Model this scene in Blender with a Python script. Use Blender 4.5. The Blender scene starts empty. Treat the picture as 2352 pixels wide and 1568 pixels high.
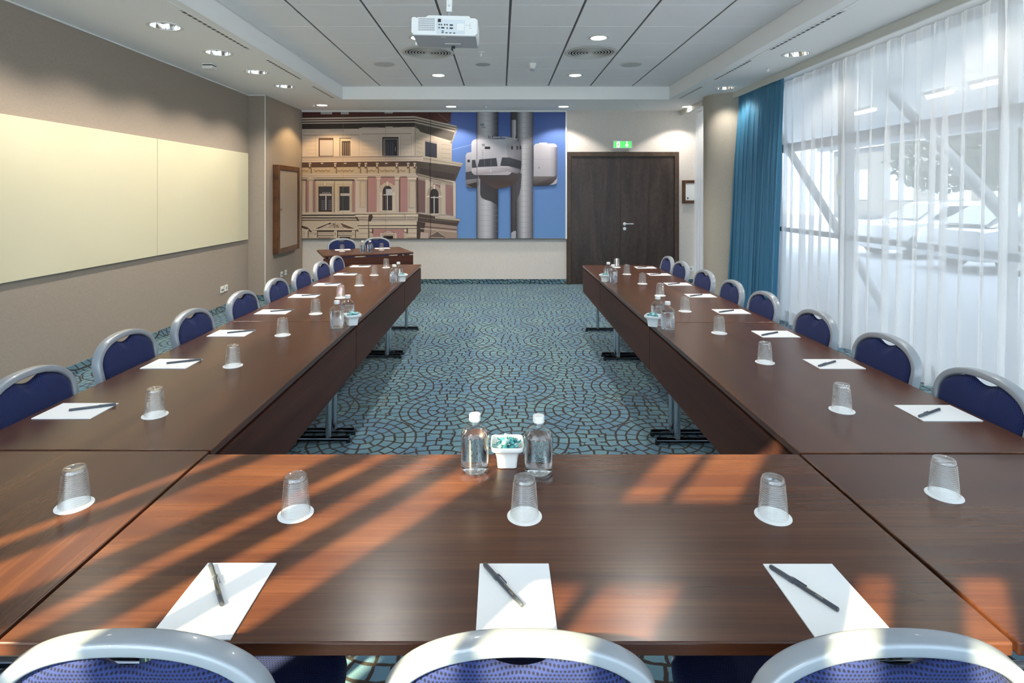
import bpy, bmesh, math, random
from mathutils import Vector, Matrix

scene = bpy.context.scene
C = scene.collection
PI = math.pi

# ------------------------------------------------------------------ camera, world, sun, exposure
cam_data = bpy.data.cameras.new('camera')
cam_data.sensor_width = 36.0
cam_data.lens = 20.005
cam_data.shift_x = 0.01105
cam_data.shift_y = -0.1437
cam_data.clip_start = 0.02
cam_data.clip_end = 400
cam = bpy.data.objects.new('camera', cam_data)
C.objects.link(cam)
CAM_H = 1.525
cam.location = (0, 0, CAM_H)
cam.rotation_euler = (PI / 2, 0, 0)
scene.camera = cam

world = bpy.data.worlds.new('daylight_sky')
scene.world = world
world.use_nodes = True
bg = world.node_tree.nodes['Background']
bg.inputs[0].default_value = (0.74, 0.86, 1.0, 1)
bg.inputs[1].default_value = 3.1

SUN_AZ, SUN_EL = math.radians(37), math.radians(33)
sun_data = bpy.data.lights.new('sun', 'SUN')
sun_data.energy = 13.5
sun_data.angle = math.radians(0.7)
sun_data.color = (1.0, 0.83, 0.47)
sun = bpy.data.objects.new('sun', sun_data)
C.objects.link(sun)
sd = Vector((math.sin(SUN_AZ) * math.cos(SUN_EL), math.cos(SUN_AZ) * math.cos(SUN_EL), -math.sin(SUN_EL)))
sun.rotation_euler = sd.to_track_quat('-Z', 'Y').to_euler()
sun.location = (-6, -8, 8)

scene.view_settings.view_transform = 'Standard'
scene.view_settings.look = 'None'
scene.view_settings.gamma = 1
scene.view_settings.use_curve_mapping = False
scene.view_settings.exposure = 1.28
cy = scene.cycles
cy.use_denoising = True
cy.max_bounces = 10
cy.diffuse_bounces = 5
cy.glossy_bounces = 5
cy.transmission_bounces = 8
cy.transparent_max_bounces = 28
cy.sample_clamp_indirect = 4.0
cy.blur_glossy = 0.4

SPOT_SOFFIT, SPOT_TRAY, SPOT_BACK, SPOT_RIGHT = 33.0, 40.0, 33.0, 13.0

# room dimensions (metres): x across, y away from the camera, z up
WL, WR, WB, WF = -3.612, 3.65, 9.67, -0.55       # left wall, window wall, mural wall, wall behind the camera
PILX, PILY = -3.37, 8.14                          # the boxed-out pier at the far left
SOF, TRAY = 2.945, 3.133                          # soffit and raised tray heights
TX0, TX1, TY0, TY1 = -2.365, 2.52, 0.5, 8.51      # tray opening
TT = 0.73                                         # table top height

# ------------------------------------------------------------------ helpers: nodes
def lin(r, g, b):
    f = lambda c: (c / 255 / 12.92) if c / 255 <= 0.04045 else ((c / 255 + 0.055) / 1.055) ** 2.4
    return (f(r), f(g), f(b))

def new_mat(name):
    m = bpy.data.materials.new(name)
    m.use_nodes = True
    nt = m.node_tree
    return m, nt, nt.nodes['Principled BSDF']

def pmat(name, col, rough=0.5, metal=0.0, spec=0.5, coat=0.0, emit=None, estr=0.0, sheen=0.0):
    m, nt, b = new_mat(name)
    b.inputs['Base Color'].default_value = (*col, 1)
    b.inputs['Roughness'].default_value = rough
    b.inputs['Metallic'].default_value = metal
    b.inputs['Specular IOR Level'].default_value = spec
    b.inputs['Coat Weight'].default_value = coat
    b.inputs['Sheen Weight'].default_value = sheen
    if emit:
        b.inputs['Emission Color'].default_value = (*emit, 1)
        b.inputs['Emission Strength'].default_value = estr
    return m

class S:
    """a shader value with arithmetic"""
    nt = None
    def __init__(self, s): self.s = s
    @staticmethod
    def op(o, *a):
        n = S.nt.nodes.new('ShaderNodeMath'); n.operation = o
        for i, v in enumerate(a):
            if isinstance(v, S): S.nt.links.new(v.s, n.inputs[i])
            else: n.inputs[i].default_value = v
        return S(n.outputs[0])
    def __add__(a, b): return S.op('ADD', a, b)
    def __radd__(a, b): return S.op('ADD', b, a)
    def __sub__(a, b): return S.op('SUBTRACT', a, b)
    def __rsub__(a, b): return S.op('SUBTRACT', b, a)
    def __mul__(a, b): return S.op('MULTIPLY', a, b)
    def __rmul__(a, b): return S.op('MULTIPLY', b, a)
    def __truediv__(a, b): return S.op('DIVIDE', a, b)
    def floor(a): return S.op('FLOOR', a)
    def fract(a): return S.op('FRACT', a)
    def abs(a): return S.op('ABSOLUTE', a)
    def sqrt(a): return S.op('SQRT', a)
    def sin(a): return S.op('SINE', a)
    def min(a, b): return S.op('MINIMUM', a, b)
    def max(a, b): return S.op('MAXIMUM', a, b)
    def lt(a, b): return S.op('LESS_THAN', a, b)
    def ramp(a, lo, hi):
        n = S.nt.nodes.new('ShaderNodeMapRange'); n.interpolation_type = 'SMOOTHSTEP'
        S.nt.links.new(a.s, n.inputs[0]); n.inputs[1].default_value = lo; n.inputs[2].default_value = hi
        return S(n.outputs[0])

def node(nt, t, **kw):
    n = nt.nodes.new(t)
    for k, v in kw.items(): setattr(n, k, v)
    return n

def combine(nt, x, y, z=0.0):
    n = nt.nodes.new('ShaderNodeCombineXYZ')
    for i, v in enumerate((x, y, z)):
        if isinstance(v, S): nt.links.new(v.s, n.inputs[i])
        else: n.inputs[i].default_value = v
    return n.outputs[0]

def noise(nt, vec, scale, detail=3, rough=0.55, dist=0.0):
    n = nt.nodes.new('ShaderNodeTexNoise')
    n.inputs['Scale'].default_value = scale; n.inputs['Detail'].default_value = detail
    n.inputs['Roughness'].default_value = rough; n.inputs['Distortion'].default_value = dist
    nt.links.new(vec, n.inputs['Vector'])
    return n

def mixcol(nt, fac, a, b, mode='MIX'):
    n = nt.nodes.new('ShaderNodeMix'); n.data_type = 'RGBA'; n.blend_type = mode
    if isinstance(fac, S): nt.links.new(fac.s, n.inputs[0])
    elif hasattr(fac, 'links'): nt.links.new(fac, n.inputs[0])
    else: n.inputs[0].default_value = fac
    for i, v in ((6, a), (7, b)):
        if hasattr(v, 'links'): nt.links.new(v, n.inputs[i])
        else: n.inputs[i].default_value = (*v, 1)
    return n.outputs[2]

def ramp_node(nt, fac, stops):
    n = nt.nodes.new('ShaderNodeValToRGB')
    e = n.color_ramp.elements
    while len(e) < len(stops): e.new(0.5)
    for i, (p, c) in enumerate(stops):
        e[i].position = p; e[i].color = (*c, 1)
    nt.links.new(fac, n.inputs[0])
    return n.outputs[0]

def bump(nt, b, height, strength, dist=0.002):
    n = nt.nodes.new('ShaderNodeBump')
    n.inputs['Strength'].default_value = strength; n.inputs['Distance'].default_value = dist
    nt.links.new(height.s if isinstance(height, S) else height, n.inputs['Height'])
    nt.links.new(n.outputs[0], b.inputs['Normal'])

# ------------------------------------------------------------------ materials
def wood_mat(name, dark, mid, light, rough=0.27, stretch=(0.42, 6.0, 6.0), spec=0.38):
    m, nt, b = new_mat(name)
    tc = node(nt, 'ShaderNodeTexCoord'); oi = node(nt, 'ShaderNodeObjectInfo')
    mp = node(nt, 'ShaderNodeMapping'); mp.inputs['Scale'].default_value = stretch
    nt.links.new(tc.outputs['Object'], mp.inputs['Vector'])
    ad = node(nt, 'ShaderNodeVectorMath', operation='MULTIPLY_ADD')
    nt.links.new(oi.outputs['Random'], ad.inputs[0]); ad.inputs[1].default_value = (37, 53, 11)
    nt.links.new(mp.outputs[0], ad.inputs[2])
    n1 = noise(nt, ad.outputs[0], 1.15, 7, 0.62, 0.9)
    sc = node(nt, 'ShaderNodeVectorMath', operation='MULTIPLY'); sc.inputs[1].default_value = (3.0, 22, 22)
    nt.links.new(ad.outputs[0], sc.inputs[0])
    n2 = noise(nt, sc.outputs[0], 1.2, 4, 0.6)
    col = ramp_node(nt, n1.outputs[0], [(0.30, dark), (0.50, mid), (0.72, light)])
    col = mixcol(nt, 0.55, col, ramp_node(nt, n2.outputs[0], [(0.3, (0.60, 0.57, 0.56)), (0.7, (1.2, 1.2, 1.2))]), 'MULTIPLY')
    nt.links.new(col, b.inputs['Base Color'])
    b.inputs['Roughness'].default_value = rough
    b.inputs['Specular IOR Level'].default_value = spec
    return m

M = {}
M['wood'] = wood_mat('mahogany_laminate', (0.040, 0.0122, 0.0070), (0.076, 0.0252, 0.0118), (0.114, 0.0425, 0.0178))
M['edge'] = wood_mat('mahogany_edge', (0.03, 0.010, 0.008), (0.06, 0.022, 0.016), (0.09, 0.034, 0.024), 0.3, (1.0, 5, 30))
M['panelwood'] = wood_mat('mahogany_panel', (0.034, 0.012, 0.009), (0.062, 0.022, 0.015), (0.085, 0.032, 0.020), 0.5, spec=0.15)
M['doorwood'] = wood_mat('wenge_door', (0.030, 0.022, 0.020), (0.050, 0.036, 0.032), (0.072, 0.053, 0.046), 0.35, (6.0, 6.0, 0.7))
M['doorframe'] = wood_mat('wenge_frame', (0.045, 0.030, 0.020), (0.07, 0.047, 0.033), (0.09, 0.06, 0.042), 0.35, (6.0, 6.0, 0.7))
M['framewood'] = wood_mat('walnut_frame', (0.05, 0.020, 0.008), (0.10, 0.042, 0.017), (0.15, 0.068, 0.03), 0.35, (4, 4, 4))

def wall_mat(name, col):
    m, nt, b = new_mat(name)
    g = node(nt, 'ShaderNodeNewGeometry')
    mp = node(nt, 'ShaderNodeMapping'); mp.inputs['Scale'].default_value = (45, 45, 420)
    mq = node(nt, 'ShaderNodeMapping'); mq.inputs['Scale'].default_value = (420, 420, 30)
    nt.links.new(g.outputs['Position'], mp.inputs[0]); nt.links.new(g.outputs['Position'], mq.inputs[0])
    a = noise(nt, mp.outputs[0], 1, 2); c = noise(nt, mq.outputs[0], 1, 2)
    S.nt = nt
    h = (S(a.outputs[0]) + S(c.outputs[0])) * 0.5
    nt.links.new(mixcol(nt, h.ramp(0.3, 0.7), tuple(v * 0.88 for v in col), tuple(v * 1.10 for v in col)), b.inputs['Base Color'])
    b.inputs['Roughness'].default_value = 0.85
    b.inputs['Specular IOR Level'].default_value = 0.2
    bump(nt, b, h, 0.25, 0.001)
    return m
M['taupe'] = wall_mat('taupe_linen_wallpaper', (0.335, 0.280, 0.236))
M['pale'] = wall_mat('pale_linen_wallpaper', (0.66, 0.61, 0.565))
M['column'] = wall_mat('beige_column_paper', (0.47, 0.42, 0.35))
M['ceil'] = pmat('ceiling_plaster', (0.92, 0.91, 0.90), 0.9, spec=0.2)
M['tile'] = pmat('ceiling_tile', (0.89, 0.875, 0.88), 0.9, spec=0.2)
M['dark'] = pmat('dark_gap', (0.05, 0.05, 0.055), 0.8)
M['groove'] = pmat('grid_grey', (0.16, 0.16, 0.17), 0.7)
M['white'] = pmat('white_paint', (0.80, 0.80, 0.79), 0.5)
M['plastic'] = pmat('white_plastic', (0.80, 0.80, 0.79), 0.35)
M['greyplastic'] = pmat('grey_plastic', (0.42, 0.43, 0.46), 0.45)
M['black'] = pmat('black_plastic', (0.012, 0.012, 0.014), 0.4)
M['chrome'] = pmat('chrome', (0.62, 0.64, 0.68), 0.12, 1.0)
M['darkchrome'] = pmat('dark_chrome', (0.12, 0.13, 0.15), 0.18, 1.0)
M['steel'] = pmat('satin_steel', (0.72, 0.72, 0.72), 0.3, 1.0)
M['chairframe'] = pmat('silver_chair_lacquer', (0.29, 0.315, 0.35), 0.32, 0.15, coat=0.3)
M['paper'] = pmat('white_paper', (0.83, 0.83, 0.84), 0.7)
M['board'] = pmat('cream_back_painted_glass', (0.66, 0.62, 0.455), 0.14, spec=0.5)
M['porcelain'] = pmat('white_porcelain', (0.86, 0.86, 0.86), 0.15, coat=0.5)
M['pen'] = pmat('slate_pen_plastic', (0.050, 0.058, 0.078), 0.35)
M['pencap'] = pmat('slate_cap_plastic', (0.075, 0.085, 0.108), 0.35)
M['gold'] = pmat('gold_print', (0.62, 0.45, 0.08), 0.4)
M['ink'] = pmat('dark_print', (0.01, 0.01, 0.02), 0.5)
M['sweet'] = pmat('teal_sweet_wrapper', (0.10, 0.42, 0.46), 0.12, 0.35, coat=0.6)
M['sweetpale'] = pmat('silver_teal_wrapper', (0.42, 0.66, 0.66), 0.15, 0.5, coat=0.6)
M['pelmet'] = pmat('cream_pelmet', (0.66, 0.64, 0.58), 0.6)
M['vent'] = pmat('vent_grey_metal', (0.62, 0.61, 0.58), 0.45, 0.1)
M['speaker'] = pmat('speaker_grille', (0.58, 0.57, 0.56), 0.7)
M['lampglow'] = pmat('lit_lamp', (1, 1, 1), 0.5, emit=(1.0, 0.94, 0.82), estr=7.0)
M['lampdim'] = pmat('lamp_tube', (0.9, 0.9, 0.9), 0.5, emit=(1.0, 0.97, 0.92), estr=1.6)
M['reflector'] = pmat('mirror_reflector', (0.86, 0.86, 0.86), 0.06, 1.0)
M['windowframe'] = pmat('grey_window_frame', (0.20, 0.22, 0.25), 0.45, 0.3)
M['spandrel'] = pmat('grey_spandrel', (0.20, 0.22, 0.25), 0.5)

def carpet_mat():
    m, nt, b = new_mat('fan_pattern_carpet')
    S.nt = nt
    g = node(nt, 'ShaderNodeNewGeometry')
    sp = node(nt, 'ShaderNodeSeparateXYZ'); nt.links.new(g.outputs['Position'], sp.inputs[0])
    X, Y, Z = (S(o) for o in sp.outputs)
    nz = noise(nt, g.outputs['Position'], 9, 2)
    ns = node(nt, 'ShaderNodeSeparateColor'); nt.links.new(nz.outputs['Color'], ns.inputs[0])
    x = X + Z * 0.9 + (S(ns.outputs[0]) - 0.5) * 0.035 + 0.86
    y = Y + Z * 1.3 + (S(ns.outputs[1]) - 0.5) * 0.035 - 3.54
    A = 0.955
    u = (x + y) / A; v = (y - x) / A
    cu = (u + 0.5).floor(); cv = (v + 0.5).floor()
    du = u - cu; dv = v - cv
    lx = (du - dv) * (A / 2); ly = (du + dv) * (A / 2)
    r = (lx * lx + ly * ly).sqrt()
    th = S.op('ARCTAN2', ly, lx) * (1 / (2 * PI)) + 0.5
    W = 0.066
    rr = r / W
    k = rr.floor(); fr = rr - k
    n = ((k + 0.5) * 5.3).floor() + 1.0
    t = (th + (k * 0.37 + cu * 0.13 + cv * 0.29).fract()) * n
    ft = t.fract()
    dj = (ft.min(1.0 - ft)) * r * (2 * PI) / n
    dr = (fr.min(1.0 - fr)) * W
    d = dj.min(dr)
    fz = noise(nt, g.outputs['Position'], 160, 1)
    line = (d + (S(fz.outputs[0]) - 0.5) * 0.003).ramp(0.0046, 0.0082)
    wn = node(nt, 'ShaderNodeTexWhiteNoise', noise_dimensions='4D')
    nt.links.new(combine(nt, t.floor(), k, cu), wn.inputs['Vector']); nt.links.new(cv.s, wn.inputs['W'])
    big = noise(nt, g.outputs['Position'], 3.0, 2)
    cell = mixcol(nt, S(wn.outputs['Value']), (0.092, 0.190, 0.232), (0.145, 0.262, 0.295))
    cell = mixcol(nt, S(big.outputs[0]).ramp(0.35, 0.65), cell, (0.095, 0.190, 0.270))
    pile = noise(nt, g.outputs['Position'], 420, 1)
    cell = mixcol(nt, 0.5, cell, ramp_node(nt, pile.outputs[0], [(0.3, (0.6, 0.6, 0.6)), (0.7, (1.3, 1.3, 1.3))]), 'MULTIPLY')
    nt.links.new(mixcol(nt, line, (0.030, 0.022, 0.018), cell), b.inputs['Base Color'])
    b.inputs['Roughness'].default_value = 1.0
    b.inputs['Specular IOR Level'].default_value = 0.05
    b.inputs['Sheen Weight'].default_value = 0.15
    bump(nt, b, pile.outputs[0], 0.4, 0.004)
    return m
M['carpet'] = carpet_mat()

def fabric_mat():
    m, nt, b = new_mat('blue_dotted_upholstery')
    S.nt = nt
    uv = node(nt, 'ShaderNodeUVMap')
    sp = node(nt, 'ShaderNodeSeparateXYZ'); nt.links.new(uv.outputs[0], sp.inputs[0])
    p = 0.0062
    U = S(sp.outputs[0]) / p; V = S(sp.outputs[1]) / p
    row = V.floor()
    fu = (U + row * 0.5).fract() - 0.5; fv = V.fract() - 0.5
    d = (fu * fu + fv * fv).sqrt()
    dot = d.ramp(0.22, 0.36)
    col = mixcol(nt, dot, (0.005, 0.006, 0.018), (0.017, 0.027, 0.108))
    th = noise(nt, uv.outputs[0], 700, 1)
    col = mixcol(nt, 0.4, col, ramp_node(nt, th.outputs[0], [(0.3, (0.6, 0.6, 0.6)), (0.7, (1.35, 1.35, 1.35))]), 'MULTIPLY')
    nt.links.new(col, b.inputs['Base Color'])
    b.inputs['Roughness'].default_value = 0.8
    b.inputs['Specular IOR Level'].default_value = 0.2
    b.inputs['Sheen Weight'].default_value = 0.08
    b.inputs['Sheen Tint'].default_value = (0.6, 0.65, 1.0, 1)
    bump(nt, b, dot, 0.5, 0.0012)
    return m
M['fabric'] = fabric_mat()

def thin_glass(name, tint=(1, 1, 1), ior=1.45, gloss=1.0, power=5.0):
    m = bpy.data.materials.new(name); m.use_nodes = True
    nt = m.node_tree; nt.nodes.clear()
    out = node(nt, 'ShaderNodeOutputMaterial')
    tr = node(nt, 'ShaderNodeBsdfTransparent'); tr.inputs[0].default_value = (*tint, 1)
    gl = node(nt, 'ShaderNodeBsdfGlossy'); gl.inputs['Roughness'].default_value = 0.03
    gl.inputs[0].default_value = (gloss, gloss, gloss, 1)
    # Schlick reflectance of a thin sheet, the same from either side
    S.nt = nt
    lw = node(nt, 'ShaderNodeLayerWeight'); lw.inputs[0].default_value = 0.5
    f0 = ((ior - 1) / (ior + 1)) ** 2
    fr = S.op('POWER', S(lw.outputs['Facing']), power) * (1 - f0) * 0.85 + f0
    mx = node(nt, 'ShaderNodeMixShader')
    nt.links.new(fr.s, mx.inputs[0]); nt.links.new(tr.outputs[0], mx.inputs[1]); nt.links.new(gl.outputs[0], mx.inputs[2])
    nt.links.new(mx.outputs[0], out.inputs[0])
    return m
M['tumbler'] = thin_glass('ribbed_tumbler_glass', (0.96, 0.97, 0.97), 2.2, 1.0, 3.0)
M['tumbler_inner'] = thin_glass('tumbler_inner_glass', (0.985, 0.99, 0.99), 1.35, 1.0, 5.0)
M['pane'] = thin_glass('window_glass', (0.86, 0.90, 0.92), 1.45)
M['bottle'] = thin_glass('bottle_glass', (0.95, 0.96, 0.96), 1.7, 1.0, 3.0)

def water_mat():
    m, nt, b = new_mat('clear_water')
    b.inputs['Base Color'].default_value = (0.97, 0.985, 1.0, 1)
    b.inputs['Roughness'].default_value = 0.0
    b.inputs['IOR'].default_value = 1.33
    b.inputs['Transmission Weight'].default_value = 1.0
    return m
M['water'] = water_mat()

def cloth_mat(name, col, transp, transl):
    m = bpy.data.materials.new(name); m.use_nodes = True
    nt = m.node_tree; nt.nodes.clear()
    out = node(nt, 'ShaderNodeOutputMaterial')
    tr = node(nt, 'ShaderNodeBsdfTransparent')
    df = node(nt, 'ShaderNodeBsdfDiffuse'); df.inputs[0].default_value = (*col, 1)
    tl = node(nt, 'ShaderNodeBsdfTranslucent'); tl.inputs[0].default_value = (*col, 1)
    a = node(nt, 'ShaderNodeMixShader'); a.inputs[0].default_value = transl
    nt.links.new(df.outputs[0], a.inputs[1]); nt.links.new(tl.outputs[0], a.inputs[2])
    c = node(nt, 'ShaderNodeMixShader'); c.inputs[0].default_value = 1 - transp
    nt.links.new(tr.outputs[0], c.inputs[1]); nt.links.new(a.outputs[0], c.inputs[2])
    nt.links.new((c if transp > 0 else a).outputs[0], out.inputs[0])
    return m
M['sheer'] = cloth_mat('white_voile', (0.96, 0.96, 0.97), 0.40, 0.58)
def satin_mat():
    m, nt, b = new_mat('teal_blue_satin')
    b.inputs['Base Color'].default_value = (0.042, 0.190, 0.325, 1)
    b.inputs['Roughness'].default_value = 0.42
    b.inputs['Specular IOR Level'].default_value = 0.5
    b.inputs['Sheen Weight'].default_value = 0.3
    return m
M['satin'] = satin_mat()
M['thinblind'] = cloth_mat('thin_blind_fabric', (0.66, 0.74, 0.84), 0.12, 0.6)  # slightly see-through, added to let a soft sun glow onto the table
M['blind'] = cloth_mat('translucent_blind_fabric', (0.66, 0.75, 0.88), 0.0, 0.60)  # translucency and blue tint chosen to fill the room with neutral light

# ------------------------------------------------------------------ helpers: meshes and objects
class MB:
    def __init__(self): self.v = []; self.f = []; self.uv = None; self.mi = []; self.cur = 0; self.sm = []; self.smooth = False
    def add(self, vs, fs):
        o = len(self.v); self.v += [tuple(p) for p in vs]
        for q in fs:
            self.f.append(tuple(i + o for i in q)); self.mi.append(self.cur); self.sm.append(self.smooth)
        return self
    def box(self, x0, x1, y0, y1, z0, z1):
        vs = [(x, y, z) for z in (z0, z1) for y in (y0, y1) for x in (x0, x1)]
        return self.add(vs, [(0, 2, 3, 1), (4, 5, 7, 6), (0, 1, 5, 4), (2, 6, 7, 3), (0, 4, 6, 2), (1, 3, 7, 5)])
    def bbox(self, x0, x1, y0, y1, z0, z1, r=0.003, seg=2):
        bm = bmesh.new()
        bmesh.ops.create_cube(bm, size=1)
        for v in bm.verts:
            v.co = Vector(((x0 + x1) / 2 + v.co.x * (x1 - x0), (y0 + y1) / 2 + v.co.y * (y1 - y0), (z0 + z1) / 2 + v.co.z * (z1 - z0)))
        bmesh.ops.bevel(bm, geom=bm.edges[:], offset=r, segments=seg, affect='EDGES', profile=0.5)
        bm.verts.index_update()
        self.add([v.co for v in bm.verts], [[v.index for v in f.verts] for f in bm.faces]); bm.free()
        return self
    def cyl(self, p0, p1, r0, r1=None, n=16, caps=True):
        p0, p1 = Vector(p0), Vector(p1); r1 = r0 if r1 is None else r1
        d = (p1 - p0).normalized()
        a = d.orthogonal().normalized(); b = d.cross(a)
        vs = []
        for p, r in ((p0, r0), (p1, r1)):
            vs += [p + (a * math.cos(2 * PI * i / n) + b * math.sin(2 * PI * i / n)) * r for i in range(n)]
        fs = [(i, (i + 1) % n, n + (i + 1) % n, n + i) for i in range(n)]
        if caps: fs += [tuple(range(n - 1, -1, -1)), tuple(range(n, 2 * n))]
        return self.add(vs, fs)
    def lathe(self, prof, n=32, c=(0, 0, 0), close=False):
        vs = []; fs = []
        for (r, z) in prof:
            vs += [(c[0] + r * math.cos(2 * PI * i / n), c[1] + r * math.sin(2 * PI * i / n), c[2] + z) for i in range(n)]
        m = len(prof)
        for j in range(m if close else m - 1):
            a, b = j * n, ((j + 1) % m) * n
            fs += [(a + i, a + (i + 1) % n, b + (i + 1) % n, b + i) for i in range(n)]
        return self.add(vs, fs)
    def disc(self, c, r, n=32, up=True):
        vs = [(c[0] + r * math.cos(2 * PI * i / n), c[1] + r * math.sin(2 * PI * i / n), c[2]) for i in range(n)]
        return self.add(vs, [tuple(range(n)) if up else tuple(range(n - 1, -1, -1))])
    def grid(self, fn, nu, nv):
        vs = [fn(i / nu, j / nv) for j in range(nv + 1) for i in range(nu + 1)]
        w = nu + 1
        return self.add(vs, [(j * w + i, j * w + i + 1, (j + 1) * w + i + 1, (j + 1) * w + i) for j in range(nv) for i in range(nu)])
    def loft(self, rings, cap0=True, cap1=True):
        n = len(rings[0]); vs = [p for r in rings for p in r]; fs = []
        for j in range(len(rings) - 1):
            a, b = j * n, (j + 1) * n
            fs += [(a + i, a + (i + 1) % n, b + (i + 1) % n, b + i) for i in range(n)]
        if cap0: fs.append(tuple(range(n - 1, -1, -1)))
        if cap1: fs.append(tuple(range((len(rings) - 1) * n, len(rings) * n)))
        return self.add(vs, fs)
    def prism(self, pts, axis, a0, a1):
        """extrude a 2-D outline along an axis ('x','y','z')"""
        def P(p, a):
            return {'x': (a, p[0], p[1]), 'y': (p[0], a, p[1]), 'z': (p[0], p[1], a)}[axis]
        n = len(pts)
        vs = [P(p, a0) for p in pts] + [P(p, a1) for p in pts]
        return self.add(vs, [tuple(range(n - 1, -1, -1)), tuple(range(n, 2 * n))] + [(i, (i + 1) % n, n + (i + 1) % n, n + i) for i in range(n)])

def build(name, mb, mats, parent=None, smooth=False, fixn=True, uvfn=None, angle=None):
    me = bpy.data.meshes.new(name)
    me.from_pydata(mb.v, [], mb.f)
    mats = mats if isinstance(mats, (list, tuple)) else [mats]
    for m in mats: me.materials.append(m)
    if fixn:
        bm = bmesh.new(); bm.from_mesh(me)
        bmesh.ops.recalc_face_normals(bm, faces=bm.faces[:])
        bm.to_mesh(me); bm.free()
    for i, p in enumerate(me.polygons):
        p.material_index = mb.mi[i]; p.use_smooth = smooth or mb.sm[i]
    if angle is not None:
        for p in me.polygons: p.use_smooth = True
        me.set_sharp_from_angle(angle=math.radians(angle))
    if uvfn:
        uvl = me.uv_layers.new(name='UVMap')
        for l in me.loops:
            uvl.data[l.index].uv = uvfn(me.vertices[l.vertex_index].co)
    me.update()
    o = bpy.data.objects.new(name, me); C.objects.link(o)
    if parent is not None: o.parent = parent
    return o

def tag(o, label=None, cat=None, group=None, kind=None):
    if label: o['label'] = label
    if cat: o['category'] = cat
    if group: o['group'] = group
    if kind: o['kind'] = kind
    return o

def thing(name, label, cat, loc=(0, 0, 0), rz=0.0, group=None):
    o = bpy.data.objects.new(name, None); C.objects.link(o)
    o.empty_display_size = 0.1
    o.location = loc; o.rotation_euler = (0, 0, rz)
    return tag(o, label, cat, group)

def struct(name, mb, m, **kw):
    return tag(build(name, mb, m, **kw), kind='structure')

def copy_tree(o, parent=None):
    c = o.copy(); C.objects.link(c)
    if parent is not None: c.parent = parent
    for ch in list(o.children): copy_tree(ch, c)
    return c

def place(proto, used, loc, rz, label, group):
    o = copy_tree(proto) if used else proto
    o.location = loc; o.rotation_euler = (0, 0, rz); o['label'] = label; o['group'] = group
    return o

_tc = {}
def text_pts(s, size):
    """flat mesh of a piece of lettering: vertices (x, y) and faces, centred on x"""
    if (s, size) in _tc: return _tc[(s, size)]
    cu = bpy.data.curves.new('lettering', 'FONT'); cu.body = s; cu.size = size; cu.align_x = 'CENTER'; cu.resolution_u = 3
    cu.space_character = 1.15
    o = bpy.data.objects.new('lettering', cu); C.objects.link(o)
    dg = bpy.context.evaluated_depsgraph_get(); dg.update()
    me = o.evaluated_get(dg).to_mesh()
    vs = [tuple(v.co[:2]) for v in me.vertices]; fs = [tuple(p.vertices) for p in me.polygons]
    o.evaluated_get(dg).to_mesh_clear()
    bpy.data.objects.remove(o); bpy.data.curves.remove(cu)
    _tc[(s, size)] = (vs, fs)
    return vs, fs

def ordinal(i): return ['first', 'second', 'third', 'fourth', 'fifth', 'sixth', 'seventh', 'eighth'][i]

# ================================================================== THE ROOM
struct('floor', MB().box(WL - 0.1, WR + 0.12, WF - 0.1, WB + 0.1, -0.12, 0.0), M['carpet'])
struct('wall_left', MB().box(WL - 0.15, WL, WF - 0.1, WB + 0.1, 0, 3.3), M['taupe'])
struct('wall_left_pier', MB().box(WL, PILX, PILY, WB, 0, SOF), M['taupe'])
struct('wall_back', MB().box(WL, WR + 0.1, WB, WB + 0.15, 0, 3.3), M['pale'])
mb = MB().box(PILX - 0.004, PILX + 0.004, PILY - 0.004, PILY + 0.004, 0, SOF)
struct('trim_1', mb, M['white'])
mb = MB().box(WL + 0.001, WL + 0.012, WF, PILY, SOF - 0.012, SOF); mb.box(WL, PILX, PILY - 0.012, PILY, SOF - 0.012, SOF)
struct('trim_2', mb, M['white'])

# carpet upstands along the walls
BBH = 0.085
struct('baseboard_left', MB().box(WL, WL + 0.012, WF, PILY, 0, BBH), M['carpet'])
mb = MB().box(WL, PILX + 0.012, PILY - 0.012, PILY, 0, BBH); mb.box(PILX, PILX + 0.012, PILY, WB, 0, BBH)
struct('baseboard_pier', mb, M['carpet'])
mb = MB().box(PILX, 1.117, WB - 0.012, WB, 0, BBH); mb.box(3.02, WR, WB - 0.012, WB, 0, BBH)
struct('baseboard_back', mb, M['carpet'])

# fixtures in the soffit: (x, y) and hole radius
LEFT_L = [(-2.835, y) for y in (7.48, 6.605, 5.71, 4.808, 3.90)]
RIGHT_L = [(3.0, y) for y in (7.606, 5.764, 3.92)]
BACK_L = [(-2.84, 9.05), (-0.80, 9.19), (1.015, 9.19), (3.016, 9.19)]
TRAY_L = [(-0.839, 7.675), (1.005, 7.675), (-0.839, 5.84), (1.005, 5.84), (-0.839, 4.0), (1.005, 4.0)]
HOLE = 0.118

def plate_with_holes(outline, holes, z):
    bm = bmesh.new()
    def loop(pts):
        vs = [bm.verts.new((x, y, z)) for x, y in pts]
        for i in range(len(vs)): bm.edges.new((vs[i], vs[(i + 1) % len(vs)]))
    loop(outline)
    for h in holes: loop(h)
    bmesh.ops.triangle_fill(bm, use_beauty=True, use_dissolve=False, edges=bm.edges[:])
    bm.verts.index_update()
    mb = MB(); mb.add([v.co for v in bm.verts], [[v.index for v in f.verts] for f in bm.faces]); bm.free()
    return mb
def circle(x, y, r, n=32): return [(x + r * math.cos(2 * PI * i / n), y + r * math.sin(2 * PI * i / n)) for i in range(n)]
mb = plate_with_holes([(WL, WF), (WR + 0.1, WF), (WR + 0.1, WB), (WL, WB)],
                      [[(TX0, TY0), (TX1, TY0), (TX1, TY1), (TX0, TY1)]] + [circle(x, y, HOLE) for x, y in LEFT_L + RIGHT_L], SOF)
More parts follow.
